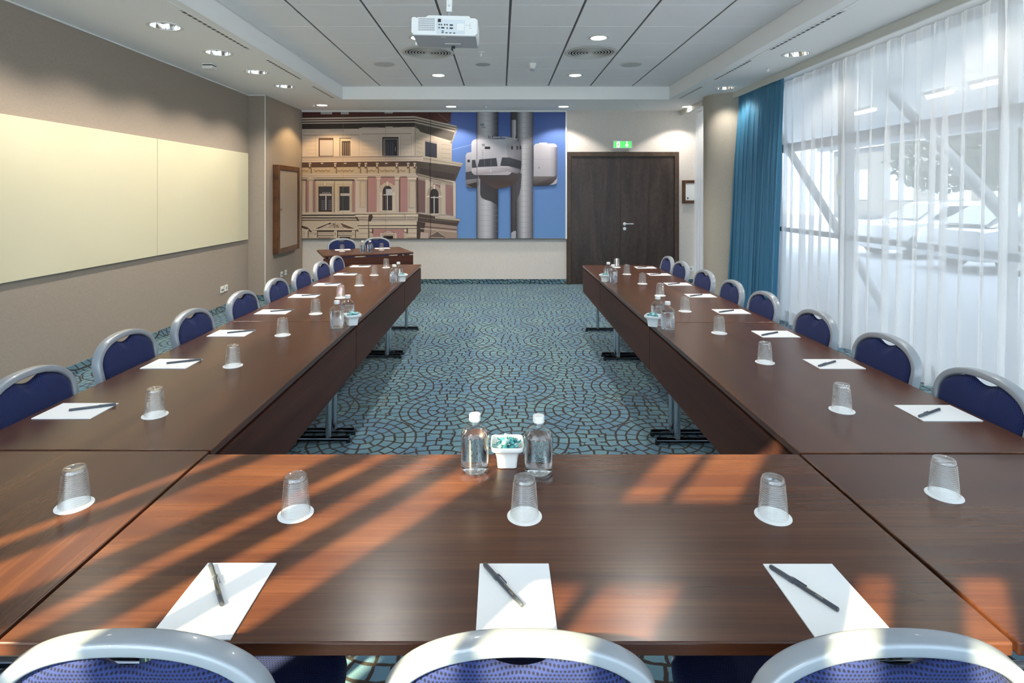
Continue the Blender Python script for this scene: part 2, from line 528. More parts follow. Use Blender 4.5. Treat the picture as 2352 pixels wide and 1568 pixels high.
# vertical sides of the tray and the closed top above everything
for (x0, y0, x1, y1) in ((TX0, TY0, TX1, TY0), (TX1, TY0, TX1, TY1), (TX1, TY1, TX0, TY1), (TX0, TY1, TX0, TY0)):
    mb.add([(x0, y0, SOF), (x1, y1, SOF), (x1, y1, TRAY + 0.02), (x0, y0, TRAY + 0.02)], [(0, 1, 2, 3)])
struct('ceiling', mb, M['ceil'], fixn=False)
struct('ceiling_roof_slab', MB().box(WL - 0.15, WR + 0.12, WF - 0.1, WB + 0.15, 3.30, 3.45), M['ceil'])
# unseen block added above the room to shade the forecourt on the window side
struct('wall_upper_storeys', MB().box(-9, WR + 0.12, WF - 0.1, 24, 3.45, 22), M['pale'])
struct('wall_next_rooms', MB().box(WL - 0.15, WR + 0.12, WB + 0.16, 24, 0, 3.45), M['pale'])
# tiles on the tray, 625 mm apart, wide dark grid lines running away from the camera
mb = MB(); mb.box(TX0, TX1, TY0, TY1, TRAY + 0.012, TRAY + 0.03)
struct('ceiling_grid', mb, M['groove'])
mb = MB()
xs = [TX0] + [0.083 + 0.625 * k for k in range(-3, 4)] + [TX1]
ys = [TY1 - 0.612 * k for k in range(0, 14)]
ys = [y for y in ys if y > TY0] + [TY0]
for i in range(len(xs) - 1):
    for j in range(len(ys) - 1):
        a = xs[i] + (0.011 if i else 0.006); b = xs[i + 1] - (0.011 if i < len(xs) - 2 else 0.006)
        mb.bbox(a, b, ys[j + 1] + 0.0022, ys[j] - 0.0022, TRAY, TRAY + 0.013, 0.0025, 1)
struct('ceiling_tiles', mb, M['tile'])
mb = MB().box(TX0, TX1, TY1 - 0.012, TY1, SOF - 0.004, SOF + 0.01)
struct('trim_3', mb, M['ceil'])

# ------------------------------------------------------------------ window wall (right), open above a grey spandrel
mb = MB()
MUL = [-0.5, 1.0, 2.55, 4.1, 6.02, 7.5, 9.0, WB - 0.03]
for y in MUL: mb.box(WR - 0.04, WR + 0.05, y - (0.07 if abs(y - 6.02) < 0.01 else 0.03), y + (0.07 if abs(y - 6.02) < 0.01 else 0.03), 0, SOF)
for z0, z1 in ((0.0, 0.06), (1.05, 1.10), (2.06, 2.16), (2.88, SOF)): mb.box(WR - 0.04, WR + 0.05, WF, WB, z0, z1)
w1 = struct('window_1', mb, M['windowframe'])
build('pane', MB().add([(WR, WF, 0.06), (WR, WB, 0.06), (WR, WB, 1.05), (WR, WF, 1.05)], [(0, 1, 2, 3)]).add([(WR, WF, 1.1), (WR, WB, 1.1), (WR, WB, 2.06), (WR, WF, 2.06)], [(0, 1, 2, 3)]).add([(WR, WF, 2.16), (WR, WB, 2.16), (WR, WB, 2.88), (WR, WF, 2.88)], [(0, 1, 2, 3)]), M['pane'], w1)
# window wall behind the camera: sill, head, sides, frame, panes
OX0, OX1, OZ0, OZ1 = -3.3, 3.2, 0.12, 2.80
mb = MB()
mb.box(WL, WR + 0.1, WF - 0.1, WF, 0, OZ0); mb.box(WL, WR + 0.1, WF - 0.1, WF, OZ1, 3.3)
mb.box(WL, OX0, WF - 0.1, WF, OZ0, OZ1); mb.box(OX1, WR + 0.1, WF - 0.1, WF, OZ0, OZ1)
struct('wall_front', mb, M['pale'])
mb = MB()
for z0, z1 in ((OZ0, OZ0 + 0.05), (OZ1 - 0.05, OZ1)): mb.box(OX0, OX1, WF - 0.08, WF - 0.03, z0, z1)
for x in (-3.28, 3.18): mb.box(x - 0.025, x + 0.025, WF - 0.08, WF - 0.03, OZ0, OZ1)
# unseen opaque panels added in the window to cut the sun patches short
mb.box(-1.32, -0.86, WF - 0.08, WF - 0.03, 2.18, 2.40)
mb.box(-0.68, 0.10, WF - 0.08, WF - 0.03, 2.20, OZ1)
w2 = struct('window_2', mb, M['windowframe'])
build('pane', MB().add([(OX0, WF - 0.05, OZ0), (OX1, WF - 0.05, OZ0), (OX1, WF - 0.05, OZ1), (OX0, WF - 0.05, OZ1)], [(0, 1, 2, 3)]), M['pane'], w2)
# added unseen blind behind the camera, gaps between slats placed to shape sun streaks
vb = thing('vertical_blind', 'pale vertical louvre blind hung across the window wall behind the front chairs', 'blind', (0, -0.47, 0))
solid = [(-3.3, -2.50), (-2.455, -2.36), (-2.165, -2.045), (-1.985, -1.88), (-1.80, -1.715), (-1.60, -1.155), (-1.055, -1.015),
         (-0.855, -0.50), (-0.43, -0.29), (-0.20, 3.25)]
for a, b in solid:
    n = max(1, round((b - a) / 0.125))
    for i in range(n):
        x0 = a + (b - a) * i / n; x1 = a + (b - a) * (i + 1) / n
        build('slat', MB().box(x0 - 0.001, x1 + 0.001, -0.002 + 0.004 * (i % 2), 0.0 + 0.004 * (i % 2), 0.08, 2.84), M['thinblind'] if -1.85 < x0 < -0.52 else M['blind'], vb)
build('head_rail', MB().box(-3.3, 3.3, -0.03, 0.03, 2.84, 2.90), M['white'], vb)

# pelmet strips hiding the curtain track
mb = MB().bbox(3.24, 3.262, WF, 8.02, 2.862, SOF, 0.003); mb.bbox(3.05, 3.072, 8.62, WB, 2.862, SOF, 0.003)
mb.box(3.072, 3.25, 8.62, 8.64, 2.862, SOF)
struct('trim_4', mb, M['pelmet'])
# round column at the end of the windows
mb = MB(); mb.cyl((3.30, 8.27, 0), (3.30, 8.27, SOF), 0.335, n=64, caps=False)
struct('column', mb, M['column'], smooth=True)

# ------------------------------------------------------------------ double door
DX0, DX1, DZ = 1.117, 3.019, 2.243
mb = MB(); fw = 0.075
mb.bbox(DX0, DX0 + fw, WB - 0.045, WB + 0.02, 0, DZ, 0.004); mb.bbox(DX1 - fw, DX1, WB - 0.045, WB + 0.02, 0, DZ, 0.004)
mb.bbox(DX0 + fw, DX1 - fw, WB - 0.045, WB + 0.02, DZ - fw, DZ, 0.004)
d1 = struct('door_1', mb, M['doorframe'])
xm = 2.03
for (a, b) in ((DX0 + fw + 0.003, xm - 0.002), (xm + 0.002, DX1 - fw - 0.003)):
    build('door_leaf', MB().bbox(a, b, WB - 0.02, WB + 0.02, 0.006, DZ - fw - 0.004, 0.002), M['doorwood'], d1)
mb = MB(); hx, hz = xm + 0.07, 1.025
mb.cyl((hx, WB - 0.021, hz), (hx, WB - 0.031, hz), 0.027, n=24); mb.cyl((hx, WB - 0.03, hz), (hx, WB - 0.075, hz), 0.010)
mb.cyl((hx - 0.008, WB - 0.072, hz), (hx + 0.14, WB - 0.072, hz), 0.0095)
build('door_handle', mb, M['steel'], d1, angle=40)
build('lock_rosette', MB().cyl((hx, WB - 0.021, hz - 0.082), (hx, WB - 0.031, hz - 0.082), 0.027, n=24), M['steel'], d1, angle=40)

# ------------------------------------------------------------------ ceiling fittings
def reflector_light(proto=None):
    t = thing('downlight', '', 'light')
    mb = MB(); mb.lathe([(HOLE - 0.001, 0.0), (HOLE + 0.026, 0.0), (HOLE + 0.026, -0.004), (HOLE + 0.004, -0.007), (HOLE - 0.003, -0.003)], 40, close=True)
    build('trim_ring', mb, M['white'], t, smooth=False, angle=30)
    mb = MB(); mb.lathe([(HOLE - 0.002, -0.002), (HOLE - 0.006, 0.03), (HOLE - 0.018, 0.065), (HOLE - 0.040, 0.095), (0.05, 0.115), (0.0005, 0.118)], 40)
    build('reflector', mb, M['reflector'], t, smooth=True)
    mb = MB(); mb.cyl((-0.045, 0, 0.082), (0.045, 0, 0.082), 0.014, n=14); mb.cyl((-0.045, 0.034, 0.088), (0.045, 0.034, 0.088), 0.012, n=14)
    build('lamp_tube', mb, M['lampdim'], t, smooth=False, angle=40)
    return t
def flush_light(r, warm=False):
    t = thing('downlight', '', 'light')
    mb = MB(); mb.lathe([(r - 0.004, 0.0), (r + 0.016, 0.0), (r + 0.016, -0.005), (r + 0.002, -0.009), (r - 0.006, -0.006)], 40, close=True)
    build('trim_ring', mb, M['vent'], t, angle=30)
    mb = MB(); mb.lathe([(r - 0.004, -0.005), (r * 0.5, -0.003), (0.0005, -0.002)], 32)
    build('lens', mb, M['lampglow'], t, smooth=True)
    return t
def spot(parent, name, energy, col, size, blend, z=-0.02, rad=0.05):
    d = bpy.data.lights.get(name) or bpy.data.lights.new(name, 'SPOT')
    d.energy = energy; d.color = col; d.spot_size = math.radians(size); d.spot_blend = blend; d.shadow_soft_size = rad
    o = bpy.data.objects.new(name, d); C.objects.link(o); o.parent = parent; o.location = (0, 0, z)
    return o
def light_row(proto, pts, z, grp, labels, lname, energy, col, size, blend, rad=0.05):
    for i, (x, y) in enumerate(pts):
        t = place(proto, i > 0, (x, y, z), 0, labels[i], grp)
    return [o for o in C.objects if o.get('group') == grp]
proto = reflector_light()
base_names = []
def row(proto, pts, z, grp, labels, lname, energy, col, size, blend, cols=None):
    made = []
    for i, (x, y) in enumerate(pts): made.append(place(proto, i > 0, (x, y, z), 0, labels[i], grp))
    for i, t in enumerate(made): spot(t, lname if not cols or cols[i] is None else lname + '_amber', energy if not cols or cols[i] is None else energy * 0.9, col if not cols or cols[i] is None else cols[i], size, blend)
row(proto, LEFT_L, SOF, 'mirror downlights along the whiteboard wall',
    ['mirrored round downlight above the whiteboard wall, %s from the mural wall' % ordinal(i) for i in range(5)],
    'whiteboard_side_lamp', SPOT_SOFFIT, (1.0, 0.90, 0.74), 128, 0.6)
row(reflector_light(), RIGHT_L, SOF, 'mirror downlights along the curtains',
    ['mirrored round downlight beside the curtain pelmet, %s from the mural wall' % ordinal(i) for i in range(3)],
    'window_side_lamp', SPOT_RIGHT, (1.0, 0.94, 0.84), 130, 0.5)
row(flush_light(0.085), BACK_L, SOF, 'small downlights along the mural wall',
    ['small lit downlight at the amber-lit corner beside the wooden wall cabinet', 'small lit downlight over the painted townhouse part of the mural', 'small lit downlight near the mural edge beside the door', 'small lit downlight above the door by the short white curtain'],
    'mural_wall_lamp', SPOT_BACK, (1.0, 0.93, 0.84), 120, 0.3, cols=[(1.0, 0.69, 0.33), None, None, None])
row(flush_light(0.085), TRAY_L, TRAY, 'small downlights in the tiled tray',
    ['lit downlight in the ceiling tiles, %s pair from the mural wall, %s' % (ordinal(i // 2), ('projector side', 'door side')[i % 2]) for i in range(6)],
    'tray_lamp', SPOT_TRAY, (1.0, 0.95, 0.88), 130, 0.5)

# round air diffusers
def diffuser():
    t = thing('air_diffuser', '', 'vent')
    R = 0.285
    mb = MB(); mb.lathe([(R, 0), (R + 0.012, -0.004), (R, -0.010), (R - 0.020, -0.013), (R - 0.030, -0.008), (R - 0.030, 0.0)], 56, close=True)
    build('rim', mb, M['vent'], t, angle=35)
    mb = MB()
    for k in range(7):
        r = R - 0.048 - k * 0.034
        mb.lathe([(r - 0.006, -0.0045), (r + 0.007, -0.0045), (r + 0.007, -0.009), (r - 0.003, -0.010)], 48, close=True)
    mb.lathe([(0.0005, -0.010), (0.018, -0.010), (0.022, -0.004)], 24)
    build('cone_rings', mb, M['vent'], t, angle=35)
    build('back_plate', MB().lathe([(0.0005, -0.001), (R - 0.03, -0.001)], 40), M['dark'], t)
    return t
p = diffuser()
place(p, False, (-0.824, 6.447, TRAY), 0, 'round ringed air diffuser in the ceiling directly behind the projector', 'round ceiling diffusers')
place(p, True, (1.021, 6.447, TRAY), 0, 'round ringed air diffuser in the ceiling under the single nearer downlight', 'round ceiling diffusers')
def flat_speaker(r, m):
    t = thing('ceiling_speaker', '', 'speaker')
    build('rim', MB().lathe([(r - 0.010, 0), (r, 0), (r, -0.004), (r - 0.004, -0.007), (r - 0.010, -0.006)], 40, close=True), M['vent'], t, angle=35)
    build('grille', MB().lathe([(r - 0.008, -0.005), (r * 0.5, -0.006), (0.0005, -0.0065)], 40), m, t, smooth=True)
    build('centre_dot', MB().cyl((0, 0, -0.006), (0, 0, -0.009), 0.006, n=12), M['greyplastic'], t)
    return t
p = flat_speaker(0.13, M['speaker'])
place(p, False, (-1.44, 7.03, TRAY), 0, 'flat round speaker in the tiles on the whiteboard side of the projector', 'flat ceiling speakers')
place(p, True, (1.618, 7.05, TRAY), 0, 'flat round speaker in the tiles on the door and curtain side', 'flat ceiling speakers')
p = flat_speaker(0.098, M['greyplastic'])
place(p, False, (-0.22, 7.04, TRAY), 0, 'small grey round cover plate in the tiles behind the central sprinkler', 'flat ceiling speakers')
p['category'] = 'cover plate'; p.name = 'ceiling_cover_plate'
# sprinklers
def sprinkler():
    t = thing('sprinkler', '', 'sprinkler')
    build('rosette', MB().lathe([(0.0005, 0), (0.036, 0), (0.036, -0.004), (0.012, -0.010), (0.0005, -0.010)], 24, close=False), M['plastic'], t, angle=35)
    mb = MB(); mb.cyl((0, 0, -0.008), (0, 0, -0.045), 0.0075, n=10)
    for s in (-1, 1): mb.cyl((s * 0.004, 0, -0.02), (s * 0.014, 0, -0.035), 0.003, n=6); mb.cyl((s * 0.014, 0, -0.035), (s * 0.003, 0, -0.052), 0.003, n=6)
    mb.cyl((0, 0, -0.052), (0, 0, -0.055), 0.020, n=20)
    build('head', mb, M['plastic'], t, angle=35)
    return t
p = sprinkler()
for i, (x, y, z, lb) in enumerate([(-0.222, 6.447, TRAY, 'white sprinkler head in the middle of the ceiling tiles behind the projector'),
        (-2.86, 6.42, SOF, 'white sprinkler head on the soffit along the whiteboard wall'),
        (-0.228, 9.05, SOF, 'white sprinkler head on the soffit over the middle of the mural'),
        (2.16, 9.01, SOF, 'white sprinkler head on the soffit above the exit sign'),
        (3.0, 6.378, SOF, 'white sprinkler head on the soffit beside the curtain pelmet'),
        (-2.93, 8.92, SOF, 'white sprinkler head next to the small downlight in the amber corner')]):
    place(p, i > 0, (x, y, z), 0, lb, 'white ceiling sprinklers')
# smoke detector and motion sensor
t = thing('smoke_detector', 'white cone-shaped smoke detector on the ceiling tiles near the mural', 'smoke detector', (0.39, 7.0, TRAY))
build('base', MB().lathe([(0.0005, 0), (0.05, 0), (0.05, -0.012), (0.044, -0.016)], 32), M['plastic'], t, angle=35)
build('body', MB().lathe([(0.050, -0.010), (0.046, -0.03), (0.032, -0.062), (0.028, -0.066), (0.0005, -0.066)], 32), M['plastic'], t, angle=35)
mb = MB()
for k in range(10):
    a = 2 * PI * k / 10
    mb.box(0.026 * math.cos(a) - 0.004, 0.026 * math.cos(a) + 0.004, 0.026 * math.sin(a) - 0.004, 0.026 * math.sin(a) + 0.004, -0.084, -0.066)
mb.cyl((0, 0, -0.084), (0, 0, -0.088), 0.024, n=20)
build('sensor_cage', mb, M['greyplastic'], t)
t = thing('motion_sensor', 'white angular box sensor with a black slot on the whiteboard-side soffit', 'sensor', (-3.177, 6.207, SOF))
build('base', MB().bbox(-0.055, 0.055, -0.05, 0.05, -0.014, 0, 0.003), M['plastic'], t)
build('dark_slot', MB().box(-0.052, 0.052, -0.047, 0.047, -0.024, -0.014), M['black'], t)
build('cover', MB().bbox(-0.057, 0.057, -0.052, 0.052, -0.060, -0.024, 0.006), M['plastic'], t)
# slot diffusers in the soffit
def slot_vent(label, x, y0, y1):
    t = thing('slot_vent', label, 'vent', (x, 0, SOF), 0, 'long slot vents beside the tray')
    mb = MB(); mb.box(-0.030, -0.016, y0, y1, -0.004, 0); mb.box(0.016, 0.030, y0, y1, -0.004, 0)
    n = int((y1 - y0) / 0.075)
    for k in range(n + 1):
        yy = y0 + (y1 - y0) * k / n
        mb.box(-0.016, 0.016, yy - 0.006, yy + 0.006, -0.003, 0)
    for q in (0.27, 0.55, 0.80):
        yy = y0 + (y1 - y0) * q
        mb.box(-0.016, 0.016, yy - 0.22, yy + 0.22, -0.0035, 0)
    build('frame', mb, M['ceil'], t)
    build('dark_slot', MB().box(-0.016, 0.016, y0, y1, -0.0015, 0), M['black'], t)
slot_vent('long dashed slot vent in the soffit beside the whiteboard wall lights', -2.468, 2.6, 8.4)
slot_vent('long dashed slot vent in the soffit beside the curtain pelmet lights', 2.65, 2.6, 8.44)

# ------------------------------------------------------------------ things on the walls
for i, (y0, y1, lb) in enumerate(((5.955, 8.09, 'cream glass whiteboard panel next to the boxed-out pier'), (3.80, 5.945, 'cream glass whiteboard panel nearer the front, butted to the other one'))):
    o = build('glass_whiteboard', MB().bbox(WL + 0.012, WL + 0.024, y0, y1, 0.884, 2.105, 0.002), M['board'])
    tag(o, lb, 'whiteboard', 'cream glass whiteboards')
# flat cabinets framed in wood
t = thing('wall_cabinet', 'tall shallow cabinet framed in brown wood with wallpapered door, on the pier', 'cabinet', (PILX, 8.85, 1.30))
mb = MB()
y0, y1, z0, z1, fw2, dp = -0.44, 0.45, -0.66, 0.663, 0.07, 0.085
for (a, b, c, d) in ((y0, y0 + fw2, z0, z1), (y1 - fw2, y1, z0, z1), (y0 + fw2, y1 - fw2, z0, z0 + fw2), (y0 + fw2, y1 - fw2, z1 - fw2, z1)):
    mb.bbox(0.0, dp, a, b, c, d, 0.004)
build('frame', mb, M['framewood'], t)
build('door', MB().bbox(0.0, dp - 0.012, y0 + fw2 + 0.003, y1 - fw2 - 0.003, z0 + fw2 + 0.003, z1 - fw2 - 0.003, 0.002), M['taupe'], t)
build('lock', MB().cyl((dp - 0.012, y0 + 0.13, 0.0), (dp - 0.002, y0 + 0.13, 0.0), 0.012, n=14), M['steel'], t)
t = thing('wall_cabinet', 'small shallow cabinet framed in brown wood with white door, beside the double door', 'cabinet', (3.30, WB, 1.566))
mb = MB(); x0, x1, z0, z1, fw2, dp = -0.222, 0.22, -0.196, 0.196, 0.05, 0.05
for (a, b, c, d) in ((x0, x0 + fw2, z0, z1), (x1 - fw2, x1, z0, z1), (x0 + fw2, x1 - fw2, z0, z0 + fw2), (x0 + fw2, x1 - fw2, z1 - fw2, z1)):
    mb.bbox(a, b, -dp, 0, c, d, 0.004)
build('frame', mb, M['framewood'], t)
build('door', MB().bbox(x0 + fw2 + 0.002, x1 - fw2 - 0.002, -dp + 0.012, 0, z0 + fw2 + 0.002, z1 - fw2 - 0.002, 0.002), M['white'], t)
build('knob', MB().cyl((x0 + 0.085, -dp + 0.013, z0 + 0.09), (x0 + 0.085, -dp - 0.008, z0 + 0.09), 0.012, n=14), M['black'], t)
# sockets
def outlet(kind):
    t = thing('wall_socket', '', 'socket')
    build('cover_plate', MB().bbox(-0.041, 0.041, -0.012, 0, -0.041, 0.041, 0.004), M['plastic'], t)
    if kind == 'power':
        mb = MB(); mb.cyl((0, -0.0125, 0), (0, -0.0135, 0), 0.020, n=24)
        build('socket_well', mb, M['greyplastic'], t)
        build('earth_pin', MB().cyl((0, -0.012, 0.009), (0, -0.018, 0.009), 0.003, n=8), M['steel'], t)
    else:
        mb = MB().box(-0.024, -0.004, -0.0135, -0.011, -0.016, 0.004); mb.box(0.004, 0.024, -0.0135, -0.011, -0.016, 0.004)
        build('data_port', mb, M['dark'], t)
    return t
pw, dt = outlet('power'), outlet('data')
place(dt, False, (WL, 7.365, 0.292), PI / 2, 'white data outlet plate low on the wall under the whiteboard', 'white wall sockets')
place(pw, False, (WL, 7.47, 0.296), PI / 2, 'white power socket low on the wall under the whiteboard', 'white wall sockets')
place(dt, True, (PILX, 8.74, 0.298), PI / 2, 'white data outlet plate under the tall wall cabinet', 'white wall sockets')
place(pw, True, (PILX, 8.90, 0.302), PI / 2, 'white power socket under the tall wall cabinet', 'white wall sockets')
place(pw, True, (3.233, WB, 0.262), 0, 'white power socket on the mural wall behind the window-side chairs', 'white wall sockets')
# exit sign
t = thing('exit_sign', 'green illuminated exit sign with running figure and arrow above the door', 'exit sign', (2.06, WB, 2.366))
mb = MB()
for (a, b, c, d) in ((-0.168, 0.168, 0.052, 0.070), (-0.168, 0.168, -0.070, -0.052), (-0.168, -0.148, -0.052, 0.052), (0.148, 0.168, -0.052, 0.052)): mb.bbox(a, b, -0.06, 0, c, d, 0.003)
build('housing', mb, M['plastic'], t)
build('lit_panel', MB().box(-0.148, 0.148, -0.052, 0, -0.052, 0.052), pmat('exit_green', (0.02, 0.35, 0.06), 0.4, emit=(0.07, 0.62, 0.10), estr=0.75), t)
mb = MB().box(-0.098, -0.046, -0.0535, -0.052, -0.048, 0.046)
mb.prism([(0.066, 0.050), (0.082, 0.050), (0.082, -0.014), (0.098, 0.004), (0.098, -0.016), (0.074, -0.048), (0.050, -0.016), (0.050, 0.004), (0.066, -0.014)], 'y', -0.0535, -0.052)
build('symbol', mb, pmat('exit_white', (0.9, 0.95, 0.8), 0.4, emit=(0.95, 1.0, 0.72), estr=1.0), t)
mb = MB(); mb.cyl((-0.064, -0.0536, 0.030), (-0.064, -0.0545, 0.030), 0.0065, n=14)
for q in ([(-0.078, 0.018), (-0.064, 0.022), (-0.068, -0.006), (-0.080, -0.002)], [(-0.080, 0.0), (-0.070, -0.004), (-0.060, -0.028), (-0.068, -0.032)],
          [(-0.078, -0.004), (-0.071, -0.006), (-0.084, -0.034), (-0.092, -0.030)], [(-0.066, 0.020), (-0.052, 0.008), (-0.055, 0.003), (-0.068, 0.012)], [(-0.080, 0.018), (-0.092, 0.004), (-0.088, 0.0), (-0.075, 0.014)]):
    mb.prism(q, 'y', -0.0545, -0.0536)
build('running_figure', mb, pmat('exit_dark_green', (0.05, 0.2, 0.03), 0.4), t)
# warning sticker on the window
t = thing('warning_sticker', 'pale sticker with yellow warning triangle on the window behind the voile', 'sticker', (WR - 0.045, 6.05, 1.63))
build('backing', MB().box(-0.002, 0, -0.06, 0.06, -0.12, 0.11), pmat('sticker_white', (0.75, 0.78, 0.72), 0.5), t)
build('triangle', MB().prism([(-0.05, -0.01), (0.05, -0.01), (0.0, 0.085)], 'x', -0.003, -0.002), pmat('sticker_yellow', (0.85, 0.62, 0.05), 0.5), t)
build('black_bolt', MB().prism([(-0.008, 0.004), (0.004, 0.004), (0.008, 0.045), (-0.002, 0.05)], 'x', -0.0035, -0.003), M['ink'], t)
# floor hatches
for x, lb in ((-0.97, 'square carpeted floor hatch with a metal edge on the whiteboard side of the aisle'), (0.978, 'square carpeted floor hatch with a metal edge on the window side of the aisle')):
    t = thing('floor_hatch', lb, 'floor hatch', (x, 4.21, 0), 0, 'floor hatches in the aisle')
    mb = MB()
    for (a, b, c, d) in ((-0.115, 0.115, -0.115, -0.107), (-0.115, 0.115, 0.107, 0.115), (-0.115, -0.107, -0.107, 0.107), (0.107, 0.115, -0.107, 0.107)): mb.box(a, b, c, d, 0, 0.003)
    build('edge_frame', mb, pmat('hatch_metal', (0.16, 0.14, 0.11), 0.5, 0.6), t)
    build('lid', MB().box(-0.105, 0.105, -0.105, 0.105, 0, 0.002), M['carpet'], t)

# ================================================================== THE MURAL (a flat printed photograph)
mur = thing('wall_mural', 'wide photo mural of an ornate pink townhouse and silver tower under blue sky', 'mural', (0, WB - 0.028, 0))
PXM = 135.16
class Print:
    """flat printed shapes, each a hair in front of the one before; colours are sRGB bytes"""
    def __init__(s): s.v = []; s.f = []; s.c = []; s.k = 0
    def poly(s, pts, cols):
        if not isinstance(cols, list): cols = [cols] * len(pts)
        o = len(s.v); y = -0.0011 - s.k * 0.00004; s.k += 1
        for (px, py) in pts:
            px = min(max(px, 695.3), 1298.2); py = min(max(py, 258.0), 547.0)
            s.v.append(((px - 1150) / PXM, y, CAM_H + (446 - py) / PXM))
        s.f.append(tuple(range(o, o + len(pts)))); s.c += [(*lin(*[max(0, min(255, q * 0.88)) for q in c]), 1.0) for c in cols]
    def rect(s, x0, y0, x1, y1, c): s.poly([(x0, y0), (x1, y0), (x1, y1), (x0, y1)], c)
    def vgrad(s, x0, y0, x1, y1, ct, cb): s.poly([(x0, y0), (x1, y0), (x1, y1), (x0, y1)], [ct, ct, cb, cb])
    def hgrad(s, x0, y0, x1, y1, stops):
        k = s.k
        for (t0, a), (t1, b) in zip(stops, stops[1:]):
            s.k = k; s.poly([(x0 + (x1 - x0) * t0, y0), (x0 + (x1 - x0) * t1, y0), (x0 + (x1 - x0) * t1, y1), (x0 + (x1 - x0) * t0, y1)], [a, b, b, a])
    def line(s, pts, w, c):
        for (a, b) in zip(pts, pts[1:]):
            dx, dy = b[0] - a[0], b[1] - a[1]; L = math.hypot(dx, dy) or 1; nx, ny = -dy / L * w / 2, dx / L * w / 2
            s.poly([(a[0] + nx, a[1] + ny), (b[0] + nx, b[1] + ny), (b[0] - nx, b[1] - ny), (a[0] - nx, a[1] - ny)], c)
    def ell(s, cx_, cy_, rx, ry, c, a0=0, a1=360, n=18):
        s.poly([(cx_ + rx * math.cos(math.radians(a0 + (a1 - a0) * i / n)), cy_ - ry * math.sin(math.radians(a0 + (a1 - a0) * i / n))) for i in range(n + (0 if a1 - a0 == 360 else 1))], c)
    def rrect(s, x0, y0, x1, y1, r, ct, cb=None):
        cb = cb or ct; pts = []
        for (cx_, cy_, a) in ((x1 - r, y0 + r, 90), (x0 + r, y0 + r, 180), (x0 + r, y1 - r, 270), (x1 - r, y1 - r, 360)):
            for i in range(6):
                t = math.radians(a - 90 + 90 * i / 5) if False else math.radians(a + 90 * i / 5)
                pts.append((cx_ + r * math.cos(t), cy_ - r * math.sin(t)))
        # order: start top-right corner going over the top to the left
        pts = []
        for (cx_, cy_, a0) in ((x1 - r, y0 + r, 0), (x0 + r, y0 + r, 90), (x0 + r, y1 - r, 180), (x1 - r, y1 - r, 270)):
            for i in range(6):
                t = math.radians(a0 + 90 * i / 5); pts.append((cx_ + r * math.cos(t), cy_ - r * math.sin(t)))
        s.poly(pts, [tuple(ct[j] + (cb[j] - ct[j]) * (p[1] - y0) / (y1 - y0) for j in range(3)) for p in pts])

p = Print()
CR, CR2, SH, SHD, PK, PKD, GL = (222, 203, 188), (205, 186, 168), (96, 80, 70), (62, 50, 44), (190, 142, 138), (128, 98, 96), (66, 66, 74)
# sky
p.vgrad(695, 258, 1299, 380, (74, 98, 168), (104, 140, 204)); p.k -= 1
p.vgrad(695, 380, 1299, 547, (104, 140, 204), (116, 160, 218))
p.line([(1038, 344), (1084, 332)], 1.2, (150, 175, 220))
# roofs and building body
p.poly([(695, 258), (1037, 258), (1036, 268), (1035, 283), (695, 283)], (88, 48, 42))
for x in range(700, 1035, 9): p.line([(x, 258), (x - 4, 270)], 0.8, (66, 36, 32))
p.line([(1005, 260), (1034, 283)], 1.2, (130, 96, 84))
p.rect(738, 258, 764, 263, (198, 194, 196)); p.rect(784, 258, 802, 263, (198, 194, 196)); p.rect(884, 258, 903, 261, (198, 194, 196))
p.poly([(695, 283), (952, 274), (1040, 300), (1038.4, 328), (1038, 372), (1046, 414), (1047, 500), (1049, 518), (1051.5, 547), (695, 547)], CR)
# side facade in partial shade
p.poly([(953, 283), (1040, 300), (1038.4, 328), (1038, 372), (953, 358)], (196, 180, 162))
# eaves: three light mouldings, deep shadow under them
p.poly([(695, 278), (953, 272), (953, 292), (695, 297)], (74, 58, 52))
p.poly([(953, 272), (1050.8, 293), (1044, 312), (1038, 330), (953, 293)], (108, 96, 86))
for (a, b, w) in ((273, 269, 3.4), (278.5, 274.5, 2.6), (283.5, 281, 2.4)):
    p.line([(695, a), (953, b)], w, (214, 200, 184)); p.line([(953, b), (1049, b + 22)], w, (200, 188, 172))
p.poly([(1049, 290), (1051, 296), (1038.4, 330), (1036, 322)], (150, 138, 124))
p.poly([(695, 285), (953, 282), (953, 290), (826, 292), (826, 296), (695, 297)], SHD)
p.poly([(953, 284), (1044, 306), (1038.5, 322), (968, 306)], (86, 78, 70))
for x0, x1, yy in ((697, 726, 299), (757, 789, 297), (832, 871, 293), (887, 903, 291), (921, 946, 292)): p.rect(x0, yy, x1, yy + 5, (206, 192, 178))
# upper storey: panels
p.line([(697, 311), (826, 310)], 1.2, (148, 128, 108)); p.line([(832, 308.5), (946, 307)], 1.2, (140, 124, 110))
for yy in (325, 335, 345, 353): p.line([(704, yy), (728, yy)], 0.8, (196, 176, 150)); p.line([(832, yy - 1), (870, yy - 1)], 0.8, (196, 178, 158)); p.line([(922, yy - 3), (945, yy - 3)], 0.8, (196, 180, 162))
for x in (727, 826, 872, 921, 946, 951): p.line([(x, 312), (x, 358)], 0.8, (184, 164, 142))
p.line([(954, 296), (954, 358)], 1.2, (150, 136, 120))
for yy in (318, 328, 338, 348): p.line([(957, yy), (972, yy + 3)], 0.8, (150, 136, 122)); p.line([(1014, yy + 14), (1036, yy + 16)], 0.8, (150, 136, 122))
p.poly([(955, 300), (1036, 324), (1036, 328), (955, 305)], (206, 190, 170))
